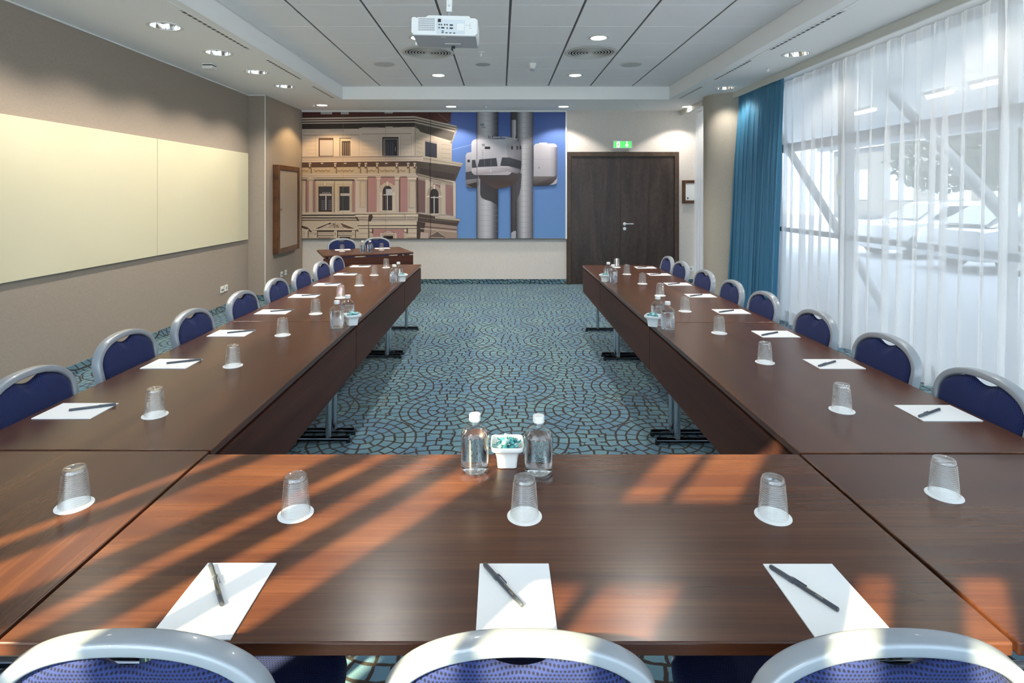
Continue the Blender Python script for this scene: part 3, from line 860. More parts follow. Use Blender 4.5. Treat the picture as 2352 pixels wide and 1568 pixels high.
# upper windows
p.rect(733, 317, 767, 360, (98, 74, 62)); p.rect(736, 322, 766, 358, (206, 192, 184))
p.rect(781, 317, 808, 359, (120, 104, 92)); p.rect(783, 319, 808, 359, (228, 214, 190)); p.rect(786, 324, 806, 358, (88, 74, 68))
for x in (790, 795, 800, 804): p.line([(x, 328), (x, 357)], 1.4, (150, 130, 118))
p.rect(879, 315, 916, 358, (60, 50, 48)); p.rect(882, 319, 914, 357, (200, 188, 174)); p.rect(884, 320, 913, 357, (58, 56, 66))
for x in (887, 892, 898, 903): p.line([(x, 326), (x, 356)], 1.3, (112, 108, 116))
p.line([(909, 338), (909, 348)], 1.0, (190, 184, 180))
p.poly([(976, 318), (1008, 324), (1008, 366), (976, 360)], (196, 180, 160)); p.poly([(977, 321), (1004, 327), (1004, 363), (977, 359)], (56, 58, 68))
p.poly([(977, 321), (1004, 327), (1004, 331), (977, 325)], (170, 158, 146))
# middle cornice with brackets
p.poly([(695, 360), (973, 358), (971, 370), (695, 373)], CR)
for yy in (364, 368): p.line([(695, yy), (970, yy - 1.5)], 0.9, (128, 108, 90))
p.line([(695, 361), (973, 359.5)], 1.2, (70, 56, 50))
p.poly([(973, 358), (1064, 375), (1060, 383), (971, 370)], (190, 176, 158)); p.line([(973, 364), (1061, 379)], 1.0, (110, 98, 88))
p.poly([(695, 373), (958, 370), (958, 386), (695, 389)], (92, 68, 58))
p.poly([(958, 370), (1059, 383), (1046, 416), (957, 402)], (84, 74, 68))
p.poly([(695, 385), (958, 382), (957, 399), (695, 400)], (206, 184, 156))
for cx_ in (700, 733, 750, 786, 804, 854, 884, 898, 922):
    for dx in (-5, 5):
        p.ell(cx_ + dx, 390, 5, 4.5, (158, 128, 98), 180, 360); p.ell(cx_ + dx, 389, 4, 2.8, (214, 194, 166), 180, 360)
for bx in (713, 771, 826, 841, 867, 912, 938, 953):
    p.rect(bx - 2.5, 374, bx + 3.5, 377, (214, 198, 178)); p.rect(bx - 2.5, 377, bx + 3.5, 387, (120, 96, 78)); p.rect(bx - 1.5, 378, bx + 1.5, 383, (220, 204, 182)); p.rect(bx, 387, bx + 4.5, 398, (120, 98, 82)); p.rect(bx - 1, 387, bx + 2.5, 398, (196, 174, 148))
for x in (741, 794, 888): p.rect(x - 2.5, 374, x + 3, 376.5, (214, 198, 178))
p.poly([(965, 386), (1046, 400), (1044, 412), (965, 398)], (70, 60, 56))
# entablature over the main storey
p.rect(695, 399, 957, 409, CR); p.line([(695, 404), (957, 402)], 1.0, (176, 154, 130)); p.line([(695, 408.5), (957, 406.5)], 1.2, (146, 124, 106))
p.poly([(959, 398), (986, 405), (1044, 420), (1044, 428), (960, 410)], (170, 154, 138)); p.line([(960, 402), (1040, 420)], 1.1, (84, 70, 64))
# main storey: pink panels and pilasters
p.rect(704, 414, 711, 488, PK); p.rect(722, 414, 727, 488, PK); p.rect(811, 414, 817, 488, PK)
p.rect(845, 406, 866, 486, PK); p.rect(875, 406, 908, 426, PK); p.rect(919, 406, 937, 486, PK)
for x0, x1 in ((845, 864), (876, 907), (920, 936)): p.rect(x0, 405.5, x1, 407.5, (86, 62, 58))
for x in (845, 919): p.rect(x - 1, 408, x + 1.2, 487, (110, 84, 76))
p.rect(704, 414, 705.5, 488, (110, 84, 76)); p.rect(722, 414, 723.2, 488, (110, 84, 76)); p.rect(811, 414, 812, 488, (110, 84, 76))
p.poly([(961, 412), (977, 416), (977, 488), (962, 486)], PKD); p.poly([(995, 421), (1012, 425), (1012, 450), (995, 450)], (150, 112, 110)); p.poly([(1024, 424), (1041, 428), (1042, 495), (1024, 492)], (160, 120, 118))
p.poly([(957, 408), (961, 408), (962, 488), (958, 488)], (84, 66, 60))
for x0, x1 in ((710, 721), (823, 845), (866, 875), (908, 918), (938, 957)):
    p.rect(x0, 408, x1, 413, (232, 214, 192)); p.line([(x0, 413.2), (x1, 413.2)], 0.9, (140, 118, 100)); p.line([(x1 - 0.5, 413), (x1 - 0.5, 487)], 0.9, (156, 134, 114))
p.rect(829, 417, 841, 476, (214, 194, 172)); p.rect(941, 415, 954, 476, (214, 194, 172))
for x0, x1 in ((829, 841), (941, 954)): p.line([(x0, 417), (x1, 417)], 0.8, (150, 130, 112)); p.line([(x0, 417), (x0, 476)], 0.8, (168, 148, 128))
p.poly([(978, 412), (986, 414), (986, 490), (978, 489)], (214, 198, 178)); p.poly([(1015, 420), (1023, 422), (1023, 494), (1015, 493)], (206, 190, 170)); p.poly([(1041, 420), (1047, 421), (1047, 498), (1042, 497)], (222, 206, 186))
# pair of windows with a shared hood
p.rect(723, 410.5, 814, 412, (236, 220, 198)); p.rect(723, 412, 815, 414.5, (66, 48, 42)); p.rect(695, 410.5, 706, 412, (236, 220, 198)); p.rect(695, 412, 707, 414.5, (66, 48, 42))
p.rect(728, 416, 768, 488, (224, 206, 182)); p.rect(772, 416, 809, 488, (224, 206, 182)); p.line([(769.5, 416), (769.5, 488)], 1.2, (156, 132, 110))
for x0, x1 in ((728.5, 768), (776, 808)):
    for d in (0, 3): p.line([(x0 + d, 487), (x0 + d, 423 + d), (x1 - d, 423 + d), (x1 - d, 487)], 0.7, (164, 142, 120))
p.rect(744, 419, 752, 427, (232, 216, 192)); p.line([(744, 419), (745.5, 427), (751, 427), (752, 419)], 0.7, (140, 118, 100))
p.rect(733, 428, 764, 486, (74, 58, 54)); p.rect(736, 430, 763, 444, GL); p.rect(736, 450, 763, 482, GL); p.rect(735.5, 445, 763, 449.5, (220, 208, 204)); p.rect(749, 450, 751.5, 482, (220, 208, 204))
for x in (741, 745, 757, 761):
    for yy in range(460, 482, 4): p.rect(x, yy, x + 1.4, yy + 2, (176, 168, 170))
for x in range(742, 762, 4): p.rect(x, 441, x + 2, 444.5, (170, 164, 168))
p.rect(781, 428, 804, 484, (84, 68, 62)); p.rect(783.5, 430, 804, 483, (62, 64, 68)); p.rect(783.5, 444, 804, 449.5, (222, 212, 206)); p.line([(783.5, 447), (804, 447)], 0.7, (140, 130, 128)); p.rect(784, 483, 806, 485.5, (236, 224, 206))
# arched window on the front, and its twin on the side
def arch(cx_, w, top, bot, mid, skew=0, frame=(226, 208, 188), dark=(60, 54, 58)):
    p.rect(cx_ - w - 7, mid, cx_ + w + 7, bot, frame)
    p.ell(cx_, mid, w + 7, mid - top + 7, frame, 0, 180); p.ell(cx_, mid, w + 5, mid - top + 5, (150, 126, 108), 0, 180); p.ell(cx_, mid, w + 4.2, mid - top + 4.2, frame, 0, 180); p.ell(cx_, mid, w + 2, mid - top + 2, (150, 126, 108), 0, 180); p.ell(cx_, mid, w + 1.2, mid - top + 1.2, frame, 0, 180)
    p.ell(cx_, mid, w, mid - top, dark, 0, 180); p.rect(cx_ - w, mid, cx_ + w, bot - 3, dark)
    p.rect(cx_ - w - 8, mid + 4, cx_ - w, mid + 6.5, (238, 222, 200)); p.rect(cx_ + w, mid + 4, cx_ + w + 8, mid + 6.5, (238, 222, 200))
    p.rect(cx_ - w - 0.8, mid, cx_ - w + 1.4, bot - 2, (120, 96, 84))
    p.rect(cx_ - 1.2, mid + 4, cx_ + 0.8, bot - 4, (214, 206, 204)); p.rect(cx_ - w + 2, mid + 6, cx_ + w, mid + 8.5, (214, 206, 204)); p.rect(cx_ - w, bot - 3, cx_ + w + 1, bot - 0.5, (238, 222, 202))
    p.poly([(cx_ - 2, top - 9), (cx_ + 3, top - 9), (cx_ + 2, top + 1), (cx_ - 1.5, top + 1)], (236, 220, 198)); p.line([(cx_ + 3, top - 9), (cx_ + 2, top + 1)], 0.7, (110, 90, 80))
arch(891, 11, 426, 486, 440)
p.rect(888, 434, 903, 446, (206, 204, 210))
arch(998, 10, 433, 493, 446, frame=(190, 174, 158), dark=(56, 50, 52))
p.poly([(988, 492), (1013, 496), (1013, 499), (988, 495)], (210, 196, 180))
# sill course and lower cornice
p.rect(695, 487, 957, 492, (228, 210, 188))
p.line([(695, 494.5), (815, 493.5)], 2.2, SHD); p.line([(815, 491.8), (966, 491.2)], 1.6, SHD)
p.rect(695, 496, 822, 498.5, (234, 216, 194)); p.line([(695, 500), (823, 499.8)], 2.2, SHD); p.rect(695, 502, 824, 504, (228, 210, 188)); p.line([(695, 505.5), (824, 505)], 1.8, (108, 86, 74))
p.poly([(818, 493), (852, 492.5), (848, 497), (820, 497)], (236, 218, 196)); p.poly([(856, 492.5), (930, 491.8), (930, 497), (858, 497.5)], (236, 218, 196)); p.poly([(930, 492), (965, 491.5), (962, 497), (933, 497)], (236, 218, 196))
for (x0, x1) in ((824, 848), (857, 932), (935, 958)):
    p.rect(x0, 498, x1, 503, (150, 124, 108))
    x = x0
    while x < x1 - 1: p.rect(x, 499, x + 1.6, 502.5, (240, 226, 206)); x += 3
p.poly([(817, 494), (828, 508), (822, 506)], SHD); p.poly([(848, 494), (856, 491), (858, 499), (848, 516), (847, 506)], (78, 60, 54))
p.poly([(962, 490), (1012, 498), (1058.4, 502.5), (1054, 510), (1050, 519), (960, 508)], (86, 72, 66)); p.poly([(1000, 497), (1058, 503), (1056, 507), (1000, 501)], (196, 180, 162)); p.line([(962, 499), (1052, 510)], 1.2, (140, 122, 108))
p.poly([(960, 508), (1050, 519), (1051.5, 547), (961, 547)], (176, 150, 136)); p.poly([(959, 508), (978, 511), (972, 547), (958, 547)], (78, 64, 58))
p.line([(964, 519), (1050, 527)], 2.0, (84, 68, 62)); p.line([(966, 524), (1049, 532)], 1.6, (224, 206, 186)); p.poly([(967, 532), (985, 535), (985, 547), (966, 547)], (206, 180, 168))
p.poly([(986, 540), (1005, 528), (1022, 540), (1022, 547), (986, 547)], (120, 100, 90)); p.line([(987, 541), (1005, 530), (1021, 541)], 1.4, (222, 204, 186)); p.line([(988, 544.5), (1020, 545.5)], 1.2, (222, 204, 186))
# ground-floor pediment
p.rect(695, 507, 845, 547, (216, 197, 175))
p.poly([(717, 527), (760, 509), (763, 513), (735, 527)], (70, 52, 46)); p.poly([(783, 511), (822, 524), (826, 532), (790, 521)], (110, 86, 76))
p.line([(717, 527), (761, 509.5)], 1.6, (236, 220, 198)); p.line([(784, 510.5), (824, 526)], 1.6, (236, 220, 198)); p.line([(735, 525), (757, 515)], 1.6, (232, 214, 192))
p.poly([(752, 523), (764, 514), (772, 508.5), (781, 516), (792, 524)], (196, 174, 152))
random.seed(5)
for k in range(26):
    a, r = random.uniform(0, PI), random.uniform(2, 10)
    p.ell(772 + r * 1.2 * math.cos(a), 521 - r * 0.9 * math.sin(a), 1.5, 1.2, random.choice([(110, 86, 74), (232, 216, 196), (150, 124, 106)]), n=8)
p.rect(722, 524.5, 820, 528, (232, 214, 192)); p.line([(722, 528.3), (821, 528.3)], 1.0, (90, 70, 60)); p.rect(728, 529, 816, 532, (74, 56, 50)); p.line([(700, 535.5), (816, 535)], 0.9, (150, 128, 112)); p.line([(730, 540), (812, 540)], 1.4, (96, 76, 68)); p.line([(733, 544), (810, 544)], 0.9, (150, 126, 110))
for x in (726, 772, 813): p.rect(x - 3, 529, x + 4, 546, (226, 208, 186)); p.rect(x + 4, 529, x + 6, 545, (84, 64, 56)); p.rect(x - 1, 533, x + 0.6, 540, (140, 116, 98))
p.rect(782, 543.5, 806, 547, (48, 40, 38)); p.rect(734, 544, 762, 547, (190, 160, 150))
p.poly([(695, 517), (708, 521), (720, 531), (716, 533), (704, 526), (695, 522)], (96, 74, 66)); p.line([(695, 516.5), (709, 520.5), (720, 531)], 1.4, (236, 220, 198)); p.rect(703, 529, 710, 546, (226, 208, 186)); p.rect(709, 530, 711, 545, (84, 64, 56)); p.rect(695, 526, 711, 529.5, (226, 208, 186))
# ground-floor bay to the right of it
p.rect(826, 508, 958, 517, (224, 206, 184)); p.line([(823, 517.8), (962, 517)], 1.6, SHD); p.rect(826, 519, 958, 523, (232, 214, 192)); p.line([(826, 524.2), (958, 523.6)], 1.2, (120, 98, 86)); p.rect(847, 506, 849, 546, (120, 98, 86)); p.rect(826, 525, 847, 547, (220, 202, 180)); p.line([(826, 535.5), (847, 535.5)], 0.9, (120, 100, 88))
p.rect(856, 526, 932, 547, PK); p.rect(937, 525, 958, 547, (222, 204, 182)); p.line([(937, 535), (958, 535)], 0.9, (120, 100, 88)); p.rect(937, 544, 958, 547, (168, 150, 136))
for x in (853, 932):
    p.rect(x - 3, 531, x + 5, 547, (210, 190, 168)); p.ell(x + 1, 529.5, 5.5, 5, (150, 124, 110)); p.ell(x, 528.5, 3.4, 3.2, (232, 214, 194)); p.rect(x + 3, 524, x + 6, 536, (96, 76, 68))
p.rect(875, 535, 912, 547, (228, 212, 194)); p.rect(879, 538, 908, 547, (200, 178, 160)); p.rect(882, 541, 904, 547, (42, 36, 36)); p.line([(877, 538), (910, 538)], 0.8, (130, 108, 96)); p.poly([(880, 534), (893, 526, ), (908, 534)], (206, 178, 166)); p.line([(880, 534), (893, 527.5), (908, 534)], 1.0, (120, 92, 86))
# towers
tube = [(0.0, (120, 118, 124)), (0.12, (172, 170, 176)), (0.42, (214, 212, 218)), (0.62, (188, 186, 194)), (0.82, (112, 110, 120)), (1.0, (58, 56, 64))]
tube2 = [(0.0, (60, 58, 64)), (0.18, (140, 138, 144)), (0.45, (214, 212, 216)), (0.7, (170, 168, 174)), (1.0, (84, 82, 90))]
p.hgrad(1173, 258, 1187, 547, [(0, (58, 52, 54)), (0.5, (84, 78, 80)), (1.0, (70, 66, 68))]); p.hgrad(1175, 276, 1186, 326, [(0, (120, 116, 120)), (0.6, (206, 202, 206)), (1, (190, 186, 190))]); p.poly([(1174, 534), (1180, 530), (1186, 530), (1186, 547), (1174, 547)], (186, 184, 190))
p.hgrad(1185, 258, 1224, 547, tube2); p.hgrad(1096, 258, 1144, 547, tube)
for yy in range(266, 545, 12):
    p.line([(1096, yy), (1144, yy + 0.6)], 0.4, (150, 148, 154)); p.line([(1186, yy + 4), (1223, yy + 4)], 0.4, (140, 138, 144))
p.rect(1103, 284, 1112, 290, (136, 150, 156)); p.rect(1106, 292, 1116, 295, (156, 160, 166))
# cast shadow of the pod on the tube
p.poly([(1103, 408), (1144, 400), (1144, 476), (1140, 470), (1128, 462), (1114, 458), (1106, 454), (1103, 446)], [(70, 66, 70), (52, 48, 52), (44, 40, 44), (60, 56, 60), (70, 66, 70), (76, 72, 76), (76, 72, 76), (72, 68, 72)])
p.poly([(1185, 408), (1198, 398), (1196, 430), (1192, 448), (1185, 460)], (84, 80, 86))
# left rear pod
p.rrect(1070, 350, 1100, 431, 9, (206, 204, 212), (110, 104, 106)); p.poly([(1070, 396), (1098, 390), (1098, 410), (1070, 413)], (74, 74, 82)); p.rect(1074, 367, 1079.5, 373, (52, 46, 48)); p.poly([(1072, 424), (1096, 418), (1096, 432), (1085, 430)], (58, 52, 52))
# right pod
p.rrect(1225, 330, 1279, 424, 9, (206, 202, 210), (196, 190, 198)); p.hgrad(1262, 338, 1279, 404, [(0, (202, 198, 206)), (0.5, (180, 176, 184)), (1.0, (104, 100, 110))])
p.poly([(1224, 405), (1272, 405), (1279, 402), (1278, 410), (1268, 421), (1258, 426), (1224, 427)], [(132, 122, 122), (128, 118, 120), (110, 102, 106), (88, 80, 82), (70, 62, 62), (62, 54, 54), (62, 54, 54)])
p.rect(1238, 328, 1256, 331.5, (226, 226, 230)); p.line([(1226, 366), (1277, 366)], 0.6, (180, 176, 184)); p.rect(1236.5, 383, 1238, 388, (110, 106, 112))
# large front pod
p.poly([(1098, 400), (1193, 388), (1196, 398), (1190, 412), (1180, 424), (1164, 430), (1140, 434), (1110, 420), (1100, 408)], [(74, 66, 66), (84, 76, 78), (84, 78, 80), (70, 64, 66), (82, 66, 62), (96, 76, 70), (88, 72, 66), (70, 62, 62), (70, 62, 62)])
p.rrect(1083, 320, 1176, 402, 11, (216, 214, 222), (196, 190, 198))
p.poly([(1160, 318), (1182, 321), (1194, 327), (1197.5, 336), (1198, 380), (1196, 394), (1170, 390)], [(206, 204, 210), (178, 176, 182), (140, 138, 146), (112, 110, 118), (112, 110, 118), (104, 100, 106), (160, 156, 164)])
p.line([(1094, 321.5), (1120, 317), (1160, 315.5), (1188, 321)], 3.2, (196, 194, 200)); p.rect(1113.5, 337, 1126, 343, (58, 50, 52)); p.rect(1107, 331, 1114, 336, (150, 148, 156))
for yy in (345, 350, 355, 362): p.rect(1107, yy, 1110, yy + 2, (160, 158, 166))
for x in (1174, 1186, 1193): p.rect(x, 336, x + 4, 344, (70, 66, 74))
p.poly([(1084, 368), (1092, 367), (1095, 385), (1084, 386)], (72, 74, 82)); p.poly([(1101, 366.5), (1140, 363), (1143, 382), (1097, 384)], (70, 72, 80)); p.poly([(1153, 362), (1170, 362), (1197, 370), (1196, 389), (1170, 382), (1149, 381)], [(70, 72, 80), (78, 80, 88), (58, 58, 66), (56, 54, 62), (66, 66, 74), (70, 72, 80)])
for x in (1113, 1128): p.line([(x, 365), (x, 383)], 0.8, (128, 128, 136))
p.poly([(1084, 388), (1100, 385), (1168, 382), (1178, 388), (1196, 394), (1190, 400), (1168, 394), (1100, 402), (1086, 398)], [(216, 210, 216), (224, 218, 224), (214, 206, 212), (170, 164, 172), (120, 114, 122), (96, 90, 96), (176, 166, 172), (168, 154, 158), (190, 180, 186)])
p.poly([(1126, 391), (1129, 390), (1127.5, 393.5), (1129.5, 396), (1126.5, 395)], (240, 238, 240))
for k, x in enumerate((1122, 1126, 1131, 1150, 1184)): p.rect(x, 312 + (k % 2) * 2, x + 1.2, 319, (60, 56, 60))
# seams between the hung print strips
for x in (990, 1095.5): p.line([(x, 258), (x, 547)], 1.0, (52, 46, 50))
for x in (790, 887): p.line([(x, 258), (x, 547)], 0.5, (150, 132, 118))

me = bpy.data.meshes.new('printed_sheet'); me.from_pydata(p.v, [], p.f)
ca = me.color_attributes.new('print', 'FLOAT_COLOR', 'POINT')
for i, c in enumerate(p.c): ca.data[i].color = c
m, nt, b = new_mat('mural_print')
at = node(nt, 'ShaderNodeAttribute'); at.attribute_name = 'print'
nt.links.new(at.outputs['Color'], b.inputs['Base Color']); b.inputs['Roughness'].default_value = 0.55; b.inputs['Specular IOR Level'].default_value = 0.3
me.materials.append(m)
# all print faces towards the room
bm = bmesh.new(); bm.from_mesh(me)
for f in bm.faces:
    f.normal_update()
    if f.normal.y > 0: f.normal_flip()
bm.to_mesh(me); bm.free()
o = bpy.data.objects.new('printed_sheet', me); C.objects.link(o); o.parent = mur
xa, xb, za, zb = (695 - 1150) / PXM, (1298.5 - 1150) / PXM, CAM_H + (446 - 547.3) / PXM, CAM_H + (446 - 257.7) / PXM
build('backing_board', MB().box(xa, xb, 0.0, 0.027, za, zb), M['white'], mur)
mb = MB().box(xa, xb + 0.022, -0.022, 0.027, zb, SOF - 0.0005); mb.box(xb, xb + 0.022, -0.022, 0.027, za - 0.004, zb)
build('edge_trim', mb, M['white'], mur)
build('bottom_trim', MB().box(xa, xb, -0.015, 0.027, za - 0.010, za), M['doorframe'], mur)

# ================================================================== TABLES
def make_table(name, label, cx_, cy_, length, width, rz, group, panel=True, legs=True):
    """length along local x, modesty panel on the local -y side"""
    t = thing(name, label, 'table', (cx_, cy_, 0), rz, group)
    h, th = TT, 0.025
    x, y = length / 2, width / 2
    build('tabletop', MB().bbox(-x, x, -y, y, h - th, h, 0.0035, 3), M['wood'], t)
    if panel:
        build('modesty_panel', MB().bbox(-x + 0.003, x - 0.003, -y + 0.002, -y + 0.022, 0.43, h - th - 0.014, 0.002), M['panelwood'], t)
        mb = MB()
        for s in (-0.7, 0.7): mb.box(s * x - 0.03, s * x + 0.03, -y + 0.02, -y + 0.05, 0.60, h - th)
        build('panel_bracket', mb, M['black'], t)
    if legs:
        for s in (-1, 1):
            lx = s * (x - 0.057)
            mb = MB()
            for py in (-y + 0.158,): mb.cyl((lx, py, 0.035), (lx, py, h - th - 0.03), 0.0185, n=20)
            mb.box(lx - 0.02, lx + 0.02, -y + 0.08, y - 0.08, h - th - 0.032, h - th)
            lg = build('leg', mb, M['chrome'], t, angle=40)
            mb = MB(); mb.cyl((lx, -y + 0.03, 0.024), (lx, y - 0.03, 0.024), 0.017, n=20)
            for py in (-y + 0.036, y - 0.036): mb.cyl((lx, py, 0.0), (lx, py, 0.024), 0.014, n=12)
            build('foot', mb, M['darkchrome'], lg, angle=40)
    return t
TW = 0.79
LX, RX = -1.296, 1.316
GRPT = 'dark wood conference tables in the horseshoe'
make_table('conference_table', 'dark wood cross table in front, with three chairs and the sunlit streaks', 0.007, 1.376, 1.806, 0.733, PI, GRPT)
make_table('corner_table', 'dark wood corner table joining the cross table to the whiteboard-side row', -0.902 - 0.395, 1.387, 0.755, 0.785, PI / 2, GRPT, panel=False)
make_table('corner_table', 'dark wood corner table joining the cross table to the window-side row', 0.916 + 0.395, 1.376, 0.785, 0.733, 0, GRPT, panel=False)
for i, (a, b) in enumerate(((1.772, 3.556), (3.560, 5.352), (5.356, 6.45))):
    make_table('conference_table', 'dark wood table, %s in the whiteboard-side row counting from the front cross table' % ordinal(i), LX, (a + b) / 2, b - a, TW, PI / 2, GRPT)
for i, (a, b) in enumerate(((1.752, 3.532), (3.536, 5.284), (5.288, 6.39))):
    make_table('conference_table', 'dark wood table, %s in the window-side row counting from the front cross table' % ordinal(i), RX, (a + b) / 2, b - a, TW, -PI / 2, GRPT)
PT_C, PT_A = (-1.915, 7.985), math.radians(23)
make_table('presenter_table', 'short dark wood presenter table set askew under the mural with two chairs', PT_C[0], PT_C[1], 1.19, 0.86, PT_A, GRPT)

# ================================================================== CHAIRS
def uv_xz(c): return (c.x, c.z)
def uv_xy(c): return (c.x, c.y)
RAKE = 0.20
def back_y(z): return -0.205 - max(0.0, z - 0.45) * RAKE
ZC, BA, BB, NE = 0.742, 0.212, 0.127, 2.25      # arch: centre height, half width, height, roundness
def arch_pt(t, inset=0.0):
    """t in 0..1 from one seat corner up, over and down; (x, z)"""
    a, b = BA - inset, BB - inset
    zb = 0.455
    if t < 0.25:
        k = t / 0.25; z = zb + (ZC - zb) * k
        return (a - 0.024 * (1 - k) ** 1.2, z)
    if t > 0.75:
        x, z = arch_pt(1 - t, inset); return (-x, z)
    th = PI * (t - 0.25) / 0.5
    c, s = math.cos(th), math.sin(th)
    return (a * math.copysign(abs(c) ** (2 / NE), c), ZC + b * abs(s) ** (2 / NE))
def make_chair():
    t = thing('banquet_chair', '', 'chair')
    # arched frame: rounded-rectangle section swept round the back
    rings = []; N = 72
    for i in range(N + 1):
        k = i / N
        x, z = arch_pt(k, 0.012)
        x2, z2 = arch_pt(min(1, k + 0.004), 0.012); x1, z1 = arch_pt(max(0, k - 0.004), 0.012)
        tx, tz = x2 - x1, z2 - z1; L = math.hypot(tx, tz) or 1; nx, nz = tz / L, -tx / L   # in-plane normal
        ring = []
        hw, hd, r = 0.0122, 0.0190, 0.006
        for (cx_, cy_, a0) in ((hw - r, hd - r, 0), (-hw + r, hd - r, 90), (-hw + r, -hd + r, 180), (hw - r, -hd + r, 270)):
            for q in range(4):
                a = math.radians(a0 + 30 * q); u = cx_ + r * math.cos(a); v = cy_ + r * math.sin(a)
                ring.append((x + nx * u, back_y(z + nz * u) + v, z + nz * u))
        rings.append(ring)
    mb = MB().loft(rings)
    build('back_frame', mb, M['chairframe'], t, angle=50)
    # upholstered pad with the scooped hand hold
    def ztop(x, scoop=0.041):
        a, b = BA - 0.026, BB - 0.026
        q = min(1.0, abs(x) / a)
        zt = ZC + b * (1 - q ** NE) ** (1 / NE)
        d = abs(x) / 0.066
        if d < 1: zt -= scoop * (0.5 + 0.5 * math.cos(PI * d)) ** 0.75
        return zt
    def half(z):
        k = min(1, (z - 0.455) / (ZC - 0.455)); return BA - 0.026 - 0.024 * (1 - k) ** 1.2
    nu, nv = 56, 26
    def surf(sgn):
        def fn(u, v):
            w = 2 * u - 1
            w = math.copysign(abs(w) ** 0.82, w)
            z0 = 0.475
            xx = w * (BA - 0.0265)
            zt = ztop(xx, 0.041 if sgn > 0 else 0.021)
            z = z0 + (zt - z0) * v
            x = w * min(half(z), BA - 0.0265)
            e = min(1.0, (1 - abs(w)) / 0.16, (1 - v) * (zt - z0) / 0.030, v / 0.08)
            bulge = 0.0055 + 0.0135 * math.sqrt(max(0, 1 - (1 - max(0, e)) ** 2))
            if sgn < 0:      # the crease under the hand hold on the rear cover
                bulge -= 0.0035 * math.exp(-(((z - (zt - 0.035)) / 0.010) ** 2)) * math.exp(-((xx / 0.08) ** 2))
            return (x, back_y(z) + sgn * bulge, z)
        return fn
    mb = MB(); mb.grid(surf(1), nu, nv); off = len(mb.v); mb.grid(surf(-1), nu, nv)
    w = nu + 1
    edge = [i for i in range(w)] + [j * w + nu for j in range(1, nv + 1)] + [nv * w + i for i in range(nu - 1, -1, -1)] + [j * w for j in range(nv - 1, 0, -1)]
    for q in range(len(edge)):
        a, b = edge[q], edge[(q + 1) % len(edge)]
        mb.f.append((a, b, b + off, a + off)); mb.mi.append(0); mb.sm.append(True)
    build('backrest', mb, M['fabric'], t, smooth=True, uvfn=uv_xz)
    # seat cushion
    def se(hx, hy, n=40, e=6.0):
        return [(hx * math.copysign(abs(math.cos(2 * PI * i / n)) ** (2 / e), math.cos(2 * PI * i / n)), 0.012 + hy * math.copysign(abs(math.sin(2 * PI * i / n)) ** (2 / e), math.sin(2 * PI * i / n))) for i in range(n)]
    rings = []
    for (s, z) in ((0.0, 0.415), (0.002, 0.420), (0.004, 0.440), (0.0, 0.458), (-0.010, 0.470), (-0.030, 0.477), (-0.08, 0.481), (-0.14, 0.482)):
        rings.append([(x, y, z) for x, y in se(0.207 + s, 0.215 + s)])
    build('seat', MB().loft(rings), M['fabric'], t, smooth=True, uvfn=uv_xy)
    mb = MB()
    for s in (-1, 1):
        mb.bbox(s * 0.185 - 0.011, s * 0.185 + 0.011, -0.20, 0.20, 0.395, 0.417, 0.003)
    mb.bbox(-0.185, 0.185, 0.178, 0.20, 0.395, 0.417, 0.003); mb.bbox(-0.185, 0.185, -0.20, -0.178, 0.395, 0.417, 0.003)
    build('seat_frame', mb, M['chairframe'], t)
    for s in (-1, 1):
        mb = MB().cyl((s * 0.182, 0.186, 0.40), (s * 0.192, 0.215, 0.0), 0.0125, 0.011, n=14)
        build('leg', mb, M['chairframe'], t, angle=40)
        mb = MB().cyl((s * 0.188, back_y(0.47), 0.47), (s * 0.184, -0.205, 0.40), 0.0125, n=14); mb.cyl((s * 0.184, -0.205, 0.40), (s * 0.192, -0.262, 0.0), 0.0125, 0.011, n=14)
        build('leg', mb, M['chairframe'], t, angle=40)
    return t
chair = make_chair()
BACK_OFF = -back_y(0.85)          # from chair origin to the top of its back
nch = 0
def put_chair(tx, ty, rz, label, group):
    """tx, ty: where the top of the backrest stands"""
    global nch
    d = Vector((0, BACK_OFF)); c, s = math.cos(rz), math.sin(rz)
    place(chair, nch > 0, (tx - s * BACK_OFF, ty + c * BACK_OFF, 0), rz, label, group); nch += 1
for x, lb in ((-0.558, 'blue upholstered chair at the front cross table, facing the sheet by the sun streaks'), (0.030, 'blue upholstered chair at the middle of the front cross table'), (0.597, 'blue upholstered chair at the front cross table, end towards the window')):
    put_chair(x, 0.850, 0, lb, 'chairs at the front cross table')
LCH = [2.125, 2.725, 3.235, 3.85, 4.435, 4.985, 5.545, 6.06]
RCH = [2.095, 2.655, 3.210, 3.828, 4.345, 4.93, 5.575, 6.02]
random.seed(11)
for i, y in enumerate(LCH):
    put_chair((-1.775, -1.81, -1.765, -1.76, -1.760, -1.758, -1.757, -1.757)[i], y, -PI / 2 + random.uniform(-0.03, 0.03), 'blue chair with silver arched back, %s in the whiteboard-side row from the front' % ordinal(i), 'chairs along the whiteboard-side row')
for i, y in enumerate(RCH):
    put_chair((1.79, 1.81, 1.79, 1.785, 1.779, 1.779, 1.779, 1.779)[i], y, PI / 2 + random.uniform(-0.03, 0.03), 'blue chair with silver arched back, %s in the window-side row from the front' % ordinal(i), 'chairs along the window-side row')
put_chair(-2.37, 8.49, PI + PT_A, 'blue chair behind the presenter table, beside the pier with the cabinet', 'chairs behind the presenter table')
put_chair(-1.900, 8.715, PI + PT_A, 'blue chair behind the presenter table, behind the two bottles', 'chairs behind the presenter table')

